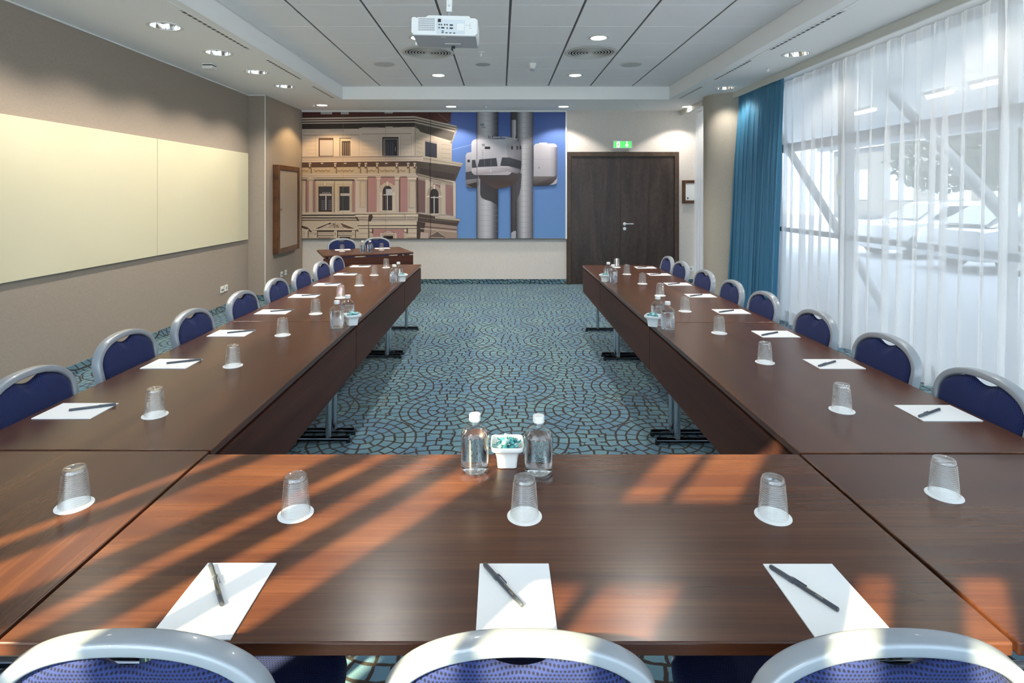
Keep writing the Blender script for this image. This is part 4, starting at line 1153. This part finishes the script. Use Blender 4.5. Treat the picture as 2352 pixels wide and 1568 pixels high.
# ================================================================== THINGS ON THE TABLES
def make_tumbler():
    t = thing('tumbler', '', 'glass')
    H, rb, rt = 0.096, 0.0345, 0.0265          # upside down: mouth at the bottom
    prof = []
    nr = 15
    for k in range(nr * 6 + 1):
        f = k / (nr * 6); z = 0.006 + f * (H - 0.016)
        r = rb + (rt - rb) * (z / H)
        prof.append((r + 0.0011 * math.cos(2 * PI * k / 6), z))
    prof = [(rb - 0.0014, 0.0), (rb + 0.0002, 0.0006), (rb + 0.0003, 0.004)] + prof + [(rt + 0.0002, H - 0.007), (rt - 0.0006, H - 0.002), (rt - 0.003, H), (rt - 0.007, H - 0.0012), (0.0005, H - 0.004)]
    build('body', MB().lathe(prof, 40), M['tumbler'], t, smooth=True)
    inner = [(0.0005, H - 0.014), (rt - 0.008, H - 0.0135), (rt - 0.0035, H - 0.018), (rb - 0.0028, 0.004), (rb - 0.0014, 0.0)]
    build('inner_wall', MB().lathe(inner, 36), M['tumbler_inner'], t, smooth=True)
    return t
tum = make_tumbler()
coa = tag(build('paper_coaster', MB().lathe([(0.0005, 0.0), (0.043, 0.0), (0.043, 0.0013), (0.0005, 0.0015)], 40), M['paper']), None, 'coaster')
ntm = 0
def put_glass(x, y, where, group, z=TT):
    global ntm
    c = place(coa, ntm > 0, (x, y, z), 0, 'round white paper coaster under the upturned tumbler ' + where, 'paper coasters ' + group)
    g = place(tum, ntm > 0, (x, y, z + 0.0014), random.uniform(0, 6), 'clear ribbed upturned tumbler ' + where, 'tumblers ' + group); ntm += 1
for (x, y), w in zip([(-1.09, 1.455), (-0.51, 1.416), (0.059, 1.406), (0.673, 1.406), (1.172, 1.504)],
                     ['on the corner table, whiteboard side', 'in the sun streaks above a writing sheet', 'beside the front water bottles', 'on the cross table towards the window', 'on the corner table, window side']):
    put_glass(x, y, w, 'on the front tables')
for i, p_ in enumerate([(-1.245, 2.049), (-1.241, 2.637), (-1.231, 3.212), (-1.231, 3.785), (-1.230, 4.375), (-1.232, 4.96), (-1.242, 5.586), (-1.241, 6.167)]):
    put_glass(*p_, '%s along the whiteboard-side row from the front' % ordinal(i), 'on the whiteboard-side row')
for i, p_ in enumerate([(1.256, 2.095), (1.250, 2.692), (1.252, 3.26), (1.253, 3.867), (1.252, 4.467), (1.259, 5.054), (1.254, 5.656), (1.261, 6.185)]):
    put_glass(*p_, '%s along the window-side row from the front' % ordinal(i), 'on the window-side row')
put_glass(-2.21, 7.93, 'on the presenter table, pier end', 'on the presenter table')
put_glass(-1.70, 8.12, 'on the presenter table, door end', 'on the presenter table')

def make_pad():
    return tag(build('writing_pad', MB().bbox(-0.105, 0.105, -0.074, 0.074, 0, 0.0028, 0.0004, 1), M['paper']), None, 'paper')
pad = make_pad(); npd = 0
def make_pen(lettered):
    t = thing('ballpoint_pen', '', 'pen')
    r = 0.0043
    mb = MB(); mb.loft([[(x, rr * math.cos(PI / 4 + 2 * PI * i / 12), r + rr * math.sin(PI / 4 + 2 * PI * i / 12)) for i in range(12)] for x, rr in ((-0.073, r * 0.8), (-0.0715, r), (-0.066, r), (0.03, r))])
    build('barrel', mb, M['pen'], t, angle=40)
    mb = MB(); mb.loft([[(x, rr * math.cos(2 * PI * i / 14), r + rr * math.sin(2 * PI * i / 14)) for i in range(14)] for x, rr in ((0.018, r + 0.0007), (0.0185, r + 0.0012), (0.027, r + 0.0012), (0.0275, r + 0.0008), (0.069, r + 0.0004), (0.0715, r * 0.8), (0.072, r * 0.3))])
    cp = build('cap', mb, M['pencap'], t, angle=40)
    mb = MB(); mb.bbox(-0.006, 0.024, -r - 0.0034, -r - 0.0016, r + 0.0005, r + 0.0032, 0.0006); mb.bbox(0.020, 0.026, -r - 0.0026, -r + 0.001, r + 0.0005, r + 0.0032, 0.0006)
    build('clip', mb, M['pencap'], cp)
    if lettered:
        for s, sz, x0, y0, mt in (('COURTYARD', 0.0052, -0.026, -0.0008, M['gold']), ('BY MARRIOTT', 0.0021, -0.037, -0.0029, M['white'])):
            vs, fs = text_pts(s, sz)
            mb = MB(); pts = []
            for (a, b_) in vs:
                yy = -(y0 + b_ - 0.0005); ang = yy / r
                pts.append((x0 - a, -(r + 0.00012) * math.sin(-ang), r + (r + 0.00012) * math.cos(ang)))
            mb.add(pts, fs)
            build('lettering', mb, mt, t, fixn=False)
    return t
pen, penl = make_pen(False), make_pen(True)
nps = npl = 0
def put_pad(x, y, rz, where, group):
    global npd
    place(pad, npd > 0, (x, y, TT), rz, 'white writing sheet ' + where, 'writing sheets ' + group); npd += 1
def put_pen(cap, tail, where, group, lettered=False, z=TT + 0.0028):
    global nps, npl
    cx_, cy_ = (cap[0] + tail[0]) / 2, (cap[1] + tail[1]) / 2
    rz = math.atan2(cap[1] - tail[1], cap[0] - tail[0])
    if lettered: place(penl, npl > 0, (cx_, cy_, z), rz, 'slate pen with gold lettering ' + where, 'pens ' + group); npl += 1
    else: place(pen, nps > 0, (cx_, cy_, z), rz, 'slate pen ' + where, 'pens ' + group); nps += 1
for (x, y), cp, tl, w in zip([(-0.556, 1.119), (0.029, 1.117), (0.637, 1.116)], [(-0.619, 1.213), (-0.036, 1.216), (0.570, 1.208)], [(-0.535, 1.093), (0.042, 1.090), (0.641, 1.079)],
                             ['at the cross table place by the sun streaks', 'at the middle place of the cross table', 'at the cross table place towards the window']):
    put_pad(x, y, PI / 2, w, 'on the cross table'); put_pen(cp, tl, w, 'on the cross table', True)
for i, (x, y) in enumerate([(-1.556, 2.087), (-1.54, 2.667), (-1.538, 3.252), (-1.532, 3.843), (-1.530, 4.442), (-1.526, 5.008), (-1.54, 5.656), (-1.545, 6.28)]):
    w = 'in front of the %s whiteboard-side chair from the front' % ordinal(i)
    put_pad(x, y, 0, w, 'on the whiteboard-side row')
    a = 0.44 + 0.1 * ((i * 7) % 3 - 1) * 0.3
    c = (x + 0.045, y + 0.022); put_pen((c[0] + 0.072 * math.cos(a), c[1] + 0.072 * math.sin(a)), (c[0] - 0.072 * math.cos(a), c[1] - 0.072 * math.sin(a)), 'on the sheet ' + w, 'on the whiteboard-side row')
for i, (x, y) in enumerate([(1.585, 2.067), (1.557, 2.663), (1.560, 3.233), (1.560, 3.853), (1.563, 4.456), (1.563, 5.027), (1.567, 5.633), (1.567, 6.168)]):
    w = 'in front of the %s window-side chair from the front' % ordinal(i)
    put_pad(x, y, 0, w, 'on the window-side row')
    a = 0.53 + 0.1 * ((i * 5) % 3 - 1) * 0.3
    c = (x - 0.037, y - 0.012); put_pen((c[0] - 0.072 * math.cos(a), c[1] - 0.072 * math.sin(a)), (c[0] + 0.072 * math.cos(a), c[1] + 0.072 * math.sin(a)), 'on the sheet ' + w, 'on the window-side row')
put_pad(-2.26, 8.14, PT_A, 'on the presenter table, pier end', 'on the presenter table')
put_pad(-1.74, 8.36, PT_A, 'on the presenter table, door end', 'on the presenter table')

# water bottles
def make_bottle(kind):
    t = thing('water_bottle', '', 'bottle')
    R = 0.0405
    outer = [(0.0005, 0.004), (0.030, 0.002), (0.034, 0.0), (0.0385, 0.003), (R, 0.008), (R, 0.103), (0.0395, 0.112), (0.0345, 0.123), (0.0265, 0.1305), (0.0185, 0.1345), (0.0150, 0.138), (0.0145, 0.156)]
    build('glass_body', MB().lathe(outer, 48), M['bottle'], t, smooth=True)
    ri = R - 0.0022
    wat = [(0.0005, 0.007), (0.030, 0.006), (0.036, 0.0085), (ri, 0.014), (ri, 0.103), (0.0385, 0.1075), (0.0005, 0.1075)]
    build('water', MB().lathe(wat, 44), M['water'], t, angle=50)
    build('cap', MB().lathe([(0.0005, 0.166), (0.0150, 0.166), (0.0162, 0.1648), (0.0165, 0.150), (0.0160, 0.1475), (0.0150, 0.1475)], 36), M['plastic'], t, angle=40)
    def wrap(vs, fs, z0, name):
        mb = MB(); rr = R + 0.00025
        mb.add([(rr * math.sin(a / rr + 0.12), -rr * math.cos(a / rr + 0.12), z0 + b_) for a, b_ in vs], fs)
        return mb
    mark = MB()
    if kind == 'SPARKLING':
        for (cx_, cz, r) in ((-0.004, 0.066, 0.0028), (-0.0035, 0.057, 0.0026), (0.009, 0.054, 0.0034), (-0.010, 0.049, 0.0027), (0.0, 0.046, 0.002)):
            vs, fs = [], []
            for i in range(20):
                a = 2 * PI * i / 20
                vs += [((r - 0.00035) * math.cos(a) + cx_, (r - 0.00035) * math.sin(a)), ((r + 0.00035) * math.cos(a) + cx_, (r + 0.00035) * math.sin(a))]
                j = (i + 1) % 20; fs.append((2 * i, 2 * i + 1, 2 * j + 1, 2 * j))
            m2 = wrap(vs, fs, cz, 'x'); mark.add(m2.v, m2.f)
        vs, fs = text_pts('SPARKLING', 0.0052)
    else:
        for k in range(3):
            vs, fs = [], []
            for i in range(17):
                u = i / 16; x = (u - 0.5) * 0.018; z = 0.0020 * math.sin(2 * PI * u) ; w_ = 0.0006 + 0.0004 * math.sin(PI * u)
                vs += [(x, z - w_), (x, z + w_)]
                if i: fs.append((2 * i - 2, 2 * i, 2 * i + 1, 2 * i - 1))
            m2 = wrap(vs, fs, 0.049 + 0.0055 * k, 'x'); mark.add(m2.v, m2.f)
        vs, fs = text_pts('STILL', 0.0058)
    m2 = wrap(vs, fs, 0.034, 'x'); mark.add(m2.v, m2.f)
    build('printed_mark', mark, M['ink'], t, fixn=False)
    return t
bs, bt = make_bottle('SPARKLING'), make_bottle('STILL')
def make_bowl():
    def ring(h, z, e=7, n=44):
        return [(h * math.copysign(abs(math.cos(2 * PI * i / n)) ** (2 / e), math.cos(2 * PI * i / n)), h * math.copysign(abs(math.sin(2 * PI * i / n)) ** (2 / e), math.sin(2 * PI * i / n)), z) for i in range(n)]
    prof = [(0.026, 0.0), (0.0285, 0.002), (0.0295, 0.012), (0.0315, 0.030), (0.0345, 0.042), (0.040, 0.050), (0.0460, 0.054), (0.0480, 0.0565), (0.0485, 0.066), (0.0480, 0.0675), (0.0455, 0.0675), (0.0440, 0.0655), (0.0430, 0.058), (0.036, 0.050), (0.030, 0.035), (0.0265, 0.012), (0.022, 0.006)]
    return tag(build('sweet_bowl', MB().loft([ring(h, z) for h, z in prof]), M['porcelain'], angle=45), None, 'bowl')
bowl = make_bowl()
def make_sweet(m, seed):
    random.seed(seed)
    bm = bmesh.new(); bmesh.ops.create_icosphere(bm, subdivisions=2, radius=1)
    for v in bm.verts:
        n = 1 + random.uniform(-0.10, 0.10); v.co = Vector((v.co.x * 0.0098 * n, v.co.y * 0.0085 * n, v.co.z * 0.0068 * n))
    bm.verts.index_update()
    mb = MB(); mb.add([v.co for v in bm.verts], [[v.index for v in f.verts] for f in bm.faces]); bm.free()
    for s in (-1, 1):
        vs = [(s * 0.0088, 0, 0)]; fs = []
        for i in range(9):
            a = -1.1 + 2.2 * i / 8; vs.append((s * (0.0088 + 0.0105 * math.cos(a * 0.7)), 0.009 * math.sin(a), 0.0022 * (1 if i % 2 else -1)))
        fs = [(0, i, i + 1) for i in range(1, 9)]
        mb.add(vs, fs)
    return tag(build('wrapped_sweet', mb, m, fixn=False), None, 'sweet')
sw = [make_sweet(M['sweet'], 1), make_sweet(M['sweetpale'], 2)]
nsw = [0, 0]; nb = {'s': 0, 't': 0, 'b': 0}
def put_sweets(cx_, cy_, n, where, seed):
    random.seed(seed)
    spots = []
    for layer, (z, R, cnt) in enumerate(((0.044, 0.019, 5), (0.0585, 0.026, 8), (0.0690, 0.014, 4), (0.0735, 0.0, 1))):
        for k in range(cnt):
            a = 2 * PI * k / cnt + layer * 0.5
            q = max(abs(math.cos(a)), abs(math.sin(a)))
            spots.append((cx_ + R / q * math.cos(a) * 0.92, cy_ + R / q * math.sin(a) * 0.92, TT + z))
    spots = sorted(spots, key=lambda s: -s[2])[:n]
    for i, s in enumerate(spots):
        j = 0 if (i * 5) % 3 else 1
        o = place(sw[j], nsw[j] > 0, s, 0, 'teal wrapped sweet heaped in the white bowl ' + where, 'wrapped sweets ' + where); nsw[j] += 1
        o.rotation_euler = (random.uniform(-0.7, 0.7), random.uniform(-0.7, 0.7), random.uniform(0, 6.3))
def put_set(a, kind_a, b, kind_b, c, where, rots, n, seed, rb=0.0):
    for pos, kd, rz, w in ((a, kind_a, rots[0], 'nearer the front cross table'), (b, kind_b, rots[1], 'nearer the mural')):
        pr = bs if kd == 's' else bt
        w2 = w if 'between' not in where else ''
        lab = ('clear sparkling water bottle' if kd == 's' else 'clear still water bottle') + ' ' + where + (', ' + w if where.startswith('on') else '')
        place(pr, nb[kd] > 0, (pos[0], pos[1], TT), rz, lab, 'water bottles'); nb[kd] += 1
    if c:
        place(bowl, nb['b'] > 0, (c[0], c[1], TT), rb, 'square white bowl of teal sweets between the bottles ' + where, 'square sweet bowls'); nb['b'] += 1
        put_sweets(c[0], c[1], n, where, seed)
put_set((-0.074, 1.632), 's', (0.108, 1.621), 't', (0.019, 1.676), 'at the middle of the cross table', (0.05, 0.02), 17, 1)
put_set((-0.970, 3.370), 's', (-0.955, 3.555), 't', (-0.905, 3.466), 'on the whiteboard-side row, first group', (2.6, 2.9), 12, 2, 0.5)
put_set((-0.955, 5.10), 's', (-0.950, 5.285), 't', (-0.905, 5.195), 'on the whiteboard-side row, second group', (2.6, 2.9), 10, 3, 0.5)
put_set((0.980, 3.340), 't', (0.972, 3.522), 's', (0.922, 3.434), 'on the window-side row, first group', (2.6, 2.9), 12, 4, -0.5)
put_set((1.005, 5.095), 't', (0.998, 5.275), 's', (0.952, 5.185), 'on the window-side row, second group', (2.6, 2.9), 10, 5, -0.5)
put_set((-1.872, 7.715), 's', (-1.782, 7.755), 't', None, 'on the presenter table', (2.6, 2.9), 0, 6)

# ================================================================== CURTAINS
def curtain(name, label, cat, m, x0, y0, y1, zb, zt, wl, amp, seed, flare=0.0, nv=26, per=16, hem=True, spread=0.0):
    """irregular gathered folds running along y"""
    rnd = random.Random(seed)
    # fold phases of uneven width
    knots = [0.0]
    while knots[-1] < (y1 - y0): knots.append(knots[-1] + rnd.uniform(0.6, 1.5) * wl)
    k = (y1 - y0) / knots[-1]; knots = [q * k for q in knots]
    nf = len(knots) - 1
    A = [amp * rnd.uniform(0.55, 1.25) for _ in range(nf + 1)]
    dr = [rnd.uniform(-1, 1) for _ in range(nf + 1)]
    def fn(u, v):
        s = u * nf; i = min(nf - 1, int(s)); f = s - i
        ph = 2 * PI * f
        a = A[i] + (A[i + 1] - A[i]) * f; d = dr[i] + (dr[i + 1] - dr[i]) * f
        g = 0.28 + 0.72 * min(1.0, (1 - v) * 3.0)            # gathered flat at the tape, full lower down
        y = y0 + knots[i] + (knots[i + 1] - knots[i]) * f
        y += 0.8 * (knots[i + 1] - knots[i]) / (2 * PI) * math.sin(2 * ph) * g * 1.15 + d * 0.055 * (1 - v) ** 1.1
        x = x0 - a * g * math.sin(ph) - flare * (1 - v) ** 1.2
        if v > 0.93: x += 0.006 * math.sin(2 * ph * 3.0)
        y += spread * (1 - v) * (u - 0.5)
        return (x, y, zb + (zt - zb) * v)
    mb = MB().grid(fn, nf * per, nv)
    o = build(name, mb, m, smooth=True, fixn=False)
    tag(o, label, cat)
    return o
curtain('voile_curtain', 'long sheer white voile curtain across the windows behind the chairs', 'curtain', M['sheer'], 3.445, 0.2, 6.92, 0.012, 2.885, 0.165, 0.056, 3, 0.05)
curtain('voile_curtain', 'short sheer white voile curtain between the round column and the mural wall', 'curtain', M['sheer'], 3.30, 8.66, 9.62, 0.012, 2.885, 0.12, 0.045, 5, 0.03)
curtain('blue_curtain', 'teal blue satin curtain drawn back beside the round column', 'curtain', M['satin'], 3.315, 6.66, 7.93, 0.010, 2.89, 0.125, 0.050, 9, 0.12, per=20, spread=0.05)

# ================================================================== PROJECTOR
pj = thing('projector', 'white ceiling projector hanging on a pole, back panel of sockets towards the camera', 'projector', (-0.293, 2.95, 2.350))
W2 = 0.172
mb = MB()
outline = [(-W2, 0.012), (-W2 + 0.012, 0.0), (W2 - 0.012, 0.0), (W2, 0.012), (W2, 0.082), (W2 - 0.012, 0.090), (W2 - 0.035, 0.090), (W2 - 0.045, 0.101), (-0.085, 0.101), (-0.100, 0.091), (-W2 + 0.030, 0.090), (-W2 + 0.026, 0.084), (-W2 + 0.020, 0.090), (-W2 + 0.006, 0.090), (-W2, 0.084)]
def pj_ring(y, s): return [(x * s, y, 0.045 + (z - 0.045) * (0.9 + 0.1 * s)) for x, z in outline]
mb.loft([pj_ring(0.0, 0.985), pj_ring(0.004, 1.0), pj_ring(0.20, 1.0), pj_ring(0.25, 0.96), pj_ring(0.262, 0.90)])
build('body', mb, M['plastic'], pj, angle=35)
build('base_cover', MB().bbox(-W2 + 0.008, W2 - 0.008, 0.006, 0.245, -0.003, 0.001, 0.001), M['greyplastic'], pj)
mb = MB()
for r_ in range(6):
    for c_ in range(19):
        x = -0.134 + c_ * 0.0045; z = 0.021 + r_ * 0.0112
        mb.box(x, x + 0.0027, -0.0016, 0.002, z, z + 0.0082)
build('vent_grille', mb, M['greyplastic'], pj)
cpn = build('connector_panel', MB().bbox(-0.040, 0.106, -0.0012, 0.002, 0.008, 0.080, 0.0006, 1), pmat('panel_pale', (0.66, 0.70, 0.74), 0.5), pj)
mb = MB()
mb.box(-0.034, -0.018, -0.003, 0.001, 0.066, 0.083)
for (x, z) in ((-0.027, 0.053), (-0.015, 0.053), (0.002, 0.053), (0.014, 0.053), (-0.027, 0.037), (0.015, 0.036)): mb.cyl((x, -0.001, z), (x, -0.0045, z), 0.0036, n=14)
for (x, z) in ((0.036, 0.052), (-0.008, 0.037), (0.036, 0.036)): mb.bbox(x - 0.0085, x + 0.0085, -0.0035, 0, z - 0.0035, z + 0.0035, 0.001, 1)
for (x, z) in ((-0.008, 0.020), (-0.008, 0.012), (0.012, 0.0115), (0.032, 0.0115), (0.052, 0.011)): mb.box(x - 0.0055, x + 0.0055, -0.003, 0, z - 0.0022, z + 0.0022)
build('socket', mb, M['black'], cpn)
build('lamp_door', MB().bbox(0.064, 0.103, -0.0022, 0.001, 0.024, 0.062, 0.0008, 1), M['white'], cpn)
mb = MB()
for (x, z, w_) in ((0.110, 0.053, 0.014), (0.128, 0.053, 0.007), (0.128, 0.047, 0.010), (0.128, 0.059, 0.009), (0.128, 0.036, 0.012)): mb.box(x, x + w_, -0.0006, 0.001, z, z + 0.0022)
build('control_mark', mb, M['greyplastic'], pj)
mb = MB(); mb.box(-0.010, 0.075, 0.150, 0.165, -0.0042, -0.002); mb.box(-0.018, 0.006, 0.028, 0.034, -0.0038, -0.002)
build('base_vent', mb, M['white'], pj)
build('foot', MB().cyl((0.03, 0.21, -0.003), (0.03, 0.21, -0.016), 0.010, n=14), M['black'], pj, angle=40)
build('lens', MB().cyl((-0.10, 0.25, 0.048), (-0.10, 0.275, 0.048), 0.032, n=28), M['black'], pj, angle=40)
build('adjuster', MB().cyl((-W2 - 0.006, 0.20, 0.006), (-W2 + 0.004, 0.20, 0.006), 0.012, n=16), M['plastic'], pj, angle=40)
mb = MB(); mb.bbox(-0.004, 0.026, 0.115, 0.145, 0.160, TRAY - 2.350 - 0.004, 0.003); mb.cyl((0.011, 0.13, TRAY - 2.35 - 0.008), (0.011, 0.13, TRAY - 2.35), 0.055, n=32)
mt = build('mount_pole', mb, M['white'], pj)
mb = MB(); mb.cyl((0.011, 0.13, 0.100), (0.011, 0.13, 0.162), 0.0105, n=20)
build('inner_tube', mb, M['chrome'], mt, angle=40)
build('fixing_screw', MB().cyl((0.011, 0.115, 0.19), (0.011, 0.110, 0.19), 0.006, n=12), M['steel'], mt, angle=40)
pj.rotation_euler = (0, math.radians(1.3), 0)

# ================================================================== OUTSIDE THE WINDOWS
struct('ground', MB().box(-30, 60, -30, 60, -0.32, -0.14), pmat('asphalt', (0.52, 0.54, 0.57), 0.9))
t = thing('canopy', 'grey flat canopy over the forecourt outside the windows', 'canopy', (0, 0, 0))
build('soffit_slab', MB().box(WR + 0.10, 10.2, -4, 18, 3.02, 3.22), pmat('canopy_grey', (0.66, 0.69, 0.72), 0.6), t)
build('edge_beam', MB().box(10.0, 10.25, -4, 18, 2.86, 3.24), pmat('beam_grey', (0.35, 0.38, 0.42), 0.5), t)
for i, (a, b) in enumerate(((7.15, 7.62), (7.92, 8.42), (9.55, 10.12))):  # glowing strips added in place of ceiling lamps reflected in the window glass
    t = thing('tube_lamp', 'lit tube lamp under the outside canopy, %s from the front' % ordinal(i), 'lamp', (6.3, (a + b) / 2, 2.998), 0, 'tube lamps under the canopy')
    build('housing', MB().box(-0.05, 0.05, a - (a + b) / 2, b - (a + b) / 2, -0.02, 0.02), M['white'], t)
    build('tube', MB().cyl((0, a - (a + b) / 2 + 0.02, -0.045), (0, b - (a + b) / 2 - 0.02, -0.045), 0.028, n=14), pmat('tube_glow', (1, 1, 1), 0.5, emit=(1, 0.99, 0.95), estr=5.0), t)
for yy, lb in ((7.98, 'slanted steel strut outside the windows, nearer the front'), (11.45, 'slanted steel strut outside the windows, nearer the column')):
    mb = MB().cyl((5.5, yy + 0.06, 2.96), (5.5, yy - 3.35, -0.14), 0.07, n=20)
    o = build('steel_strut', mb, pmat('strut_grey', (0.55, 0.57, 0.60), 0.4, 0.3), angle=40); tag(o, lb, 'strut', 'slanted struts under the canopy')
carm = [pmat('car_white', (0.80, 0.81, 0.83), 0.25, coat=0.8), pmat('car_silver', (0.50, 0.53, 0.57), 0.25, 0.5, coat=0.8)]
glassm = pmat('car_glass', (0.05, 0.06, 0.07), 0.08, coat=0.5); tyre = pmat('tyre_rubber', (0.02, 0.02, 0.02), 0.8)
def make_car(m):
    t = thing('parked_car', '', 'car')
    def sec(pts, w): return pts
    body = [(-2.05, 0.25), (-2.10, 0.55), (-2.02, 0.85), (-1.1, 0.98), (0.0, 1.0), (1.55, 0.99), (2.05, 0.90), (2.12, 0.60), (2.08, 0.28)]
    mb = MB()
    rings = []
    for (y, s) in ((-0.86, 0.94), (-0.80, 1.0), (0.80, 1.0), (0.86, 0.94)):
        rings.append([(x * (0.97 + 0.03 * s), y, 0.25 + (z - 0.25) * s) for x, z in body])
    mb.loft(rings)
    build('body', mb, m, t, angle=40)
    cab = [(-1.15, 0.97), (-0.45, 1.44), (0.2, 1.50), (1.0, 1.46), (1.75, 0.98)]
    mb = MB(); mb.loft([[(x * (0.86 if z > 1.2 else 1.0), y * (0.82 if z > 1.2 else 1.0), z) for x, z in cab] for y in (-0.78, -0.7, 0.7, 0.78)])
    build('cabin', mb, m, t, angle=40)
    mb = MB()
    for s in (-1, 1):
        mb.add([(-0.92, s * 0.745, 1.03), (-0.42, s * 0.69, 1.36), (0.86, s * 0.69, 1.38), (1.40, s * 0.745, 1.03)], [(0, 1, 2, 3)])
        mb.v[-4:] = [(a, b + s * 0.045, c) for a, b, c in mb.v[-4:]]
    mb.add([(-1.14, -0.62, 1.03), (-1.14, 0.62, 1.03), (-0.55, 0.52, 1.42), (-0.55, -0.52, 1.42)], [(0, 1, 2, 3)]); mb.add([(1.74, -0.62, 1.03), (1.74, 0.62, 1.03), (1.12, 0.52, 1.42), (1.12, -0.52, 1.42)], [(0, 1, 2, 3)])
    build('windows', mb, glassm, t)
    for x in (-1.3, 1.32):
        for s in (-1, 1):
            w = build('wheel', MB().cyl((x, s * 0.68, 0.31), (x, s * 0.88, 0.31), 0.31, n=28), tyre, t, angle=40)
            build('hub', MB().cyl((x, s * 0.88, 0.31), (x, s * 0.89, 0.31), 0.19, n=20), M['steel'], w, angle=40)
    return t
c0, c1 = make_car(carm[0]), make_car(carm[1])
place(c0, False, (11.9, 9.6, -0.14), 0.0, 'white car parked outside beyond the canopy, closest to the front', 'parked cars outside')
place(c1, False, (11.8, 12.4, -0.14), PI, 'silver car parked outside beyond the canopy, middle one', 'parked cars outside')
place(c0, True, (11.9, 15.3, -0.14), 0.0, 'white car parked outside beyond the canopy, seen past the blue curtain', 'parked cars outside')
leafm = pmat('dark_leaves', (0.06, 0.085, 0.05), 0.7); barkm = pmat('bark', (0.10, 0.08, 0.065), 0.9)
def make_tree(seed):
    rnd = random.Random(seed)
    t = thing('street_tree', '', 'tree')
    mb = MB().cyl((0, 0, 0), (0.1, 0.1, 2.6), 0.17, 0.11, n=12)
    for k in range(6):
        a = rnd.uniform(0, 2 * PI); mb.cyl((0.08, 0.08, 2.0 + 0.2 * k), (1.1 * math.cos(a), 1.1 * math.sin(a), 3.2 + 0.3 * k), 0.07, 0.02, n=8)
    build('trunk', mb, barkm, t, angle=40)
    mb = MB()
    for k in range(1300):
        a, b_ = rnd.uniform(0, 2 * PI), math.acos(rnd.uniform(-1, 1)); r = rnd.uniform(0.45, 1.0) ** 0.5
        c = Vector((1.9 * r * math.sin(b_) * math.cos(a), 1.9 * r * math.sin(b_) * math.sin(a), 3.4 + 1.7 * r * math.cos(b_)))
        u = Vector((rnd.uniform(-1, 1), rnd.uniform(-1, 1), rnd.uniform(-1, 1))).normalized(); w_ = u.orthogonal().normalized(); s = rnd.uniform(0.12, 0.24)
        mb.add([c - u * s, c + w_ * s * 0.6, c + u * s, c - w_ * s * 0.6], [(0, 1, 2, 3)])
    build('crown', mb, leafm, t, fixn=False)
    return t
tr = make_tree(4)
for i, (x, y) in enumerate(((16.5, 9.0), (17.0, 13.4), (16.3, 17.8), (17.2, 22.2), (16.8, 4.6))):
    place(tr, i > 0, (x, y, -0.14), i * 1.3, 'dark leafy tree beyond the parked cars, %s' % ('opposite the front car', 'opposite the middle car', 'opposite the car past the curtain', 'farther along the forecourt', 'at the front end of the forecourt')[i], 'trees beyond the forecourt')

ob = thing('office_building', 'long low grey office building across the forecourt, behind the trees', 'building', (24, 11, -0.14))
build('walls', MB().box(0, 6, -24, 30, 0, 4.7), pmat('office_render', (0.085, 0.095, 0.11), 0.8), ob)
build('roof', MB().box(-0.3, 6.3, -24.3, 30.3, 4.7, 4.95), pmat('office_roof', (0.30, 0.32, 0.35), 0.7), ob)
for k in range(13):
    wn = build('window', MB().box(-0.06, 0.02, -22 + 4 * k, -19.4 + 4 * k, 1.3, 3.3), M['windowframe'], ob)
    build('pane', MB().box(-0.07, -0.06, -21.9 + 4 * k, -19.5 + 4 * k, 1.4, 3.2), pmat('office_glass', (0.30, 0.36, 0.42), 0.05, 0.7) if k == 0 else bpy.data.materials['office_glass'], wn)
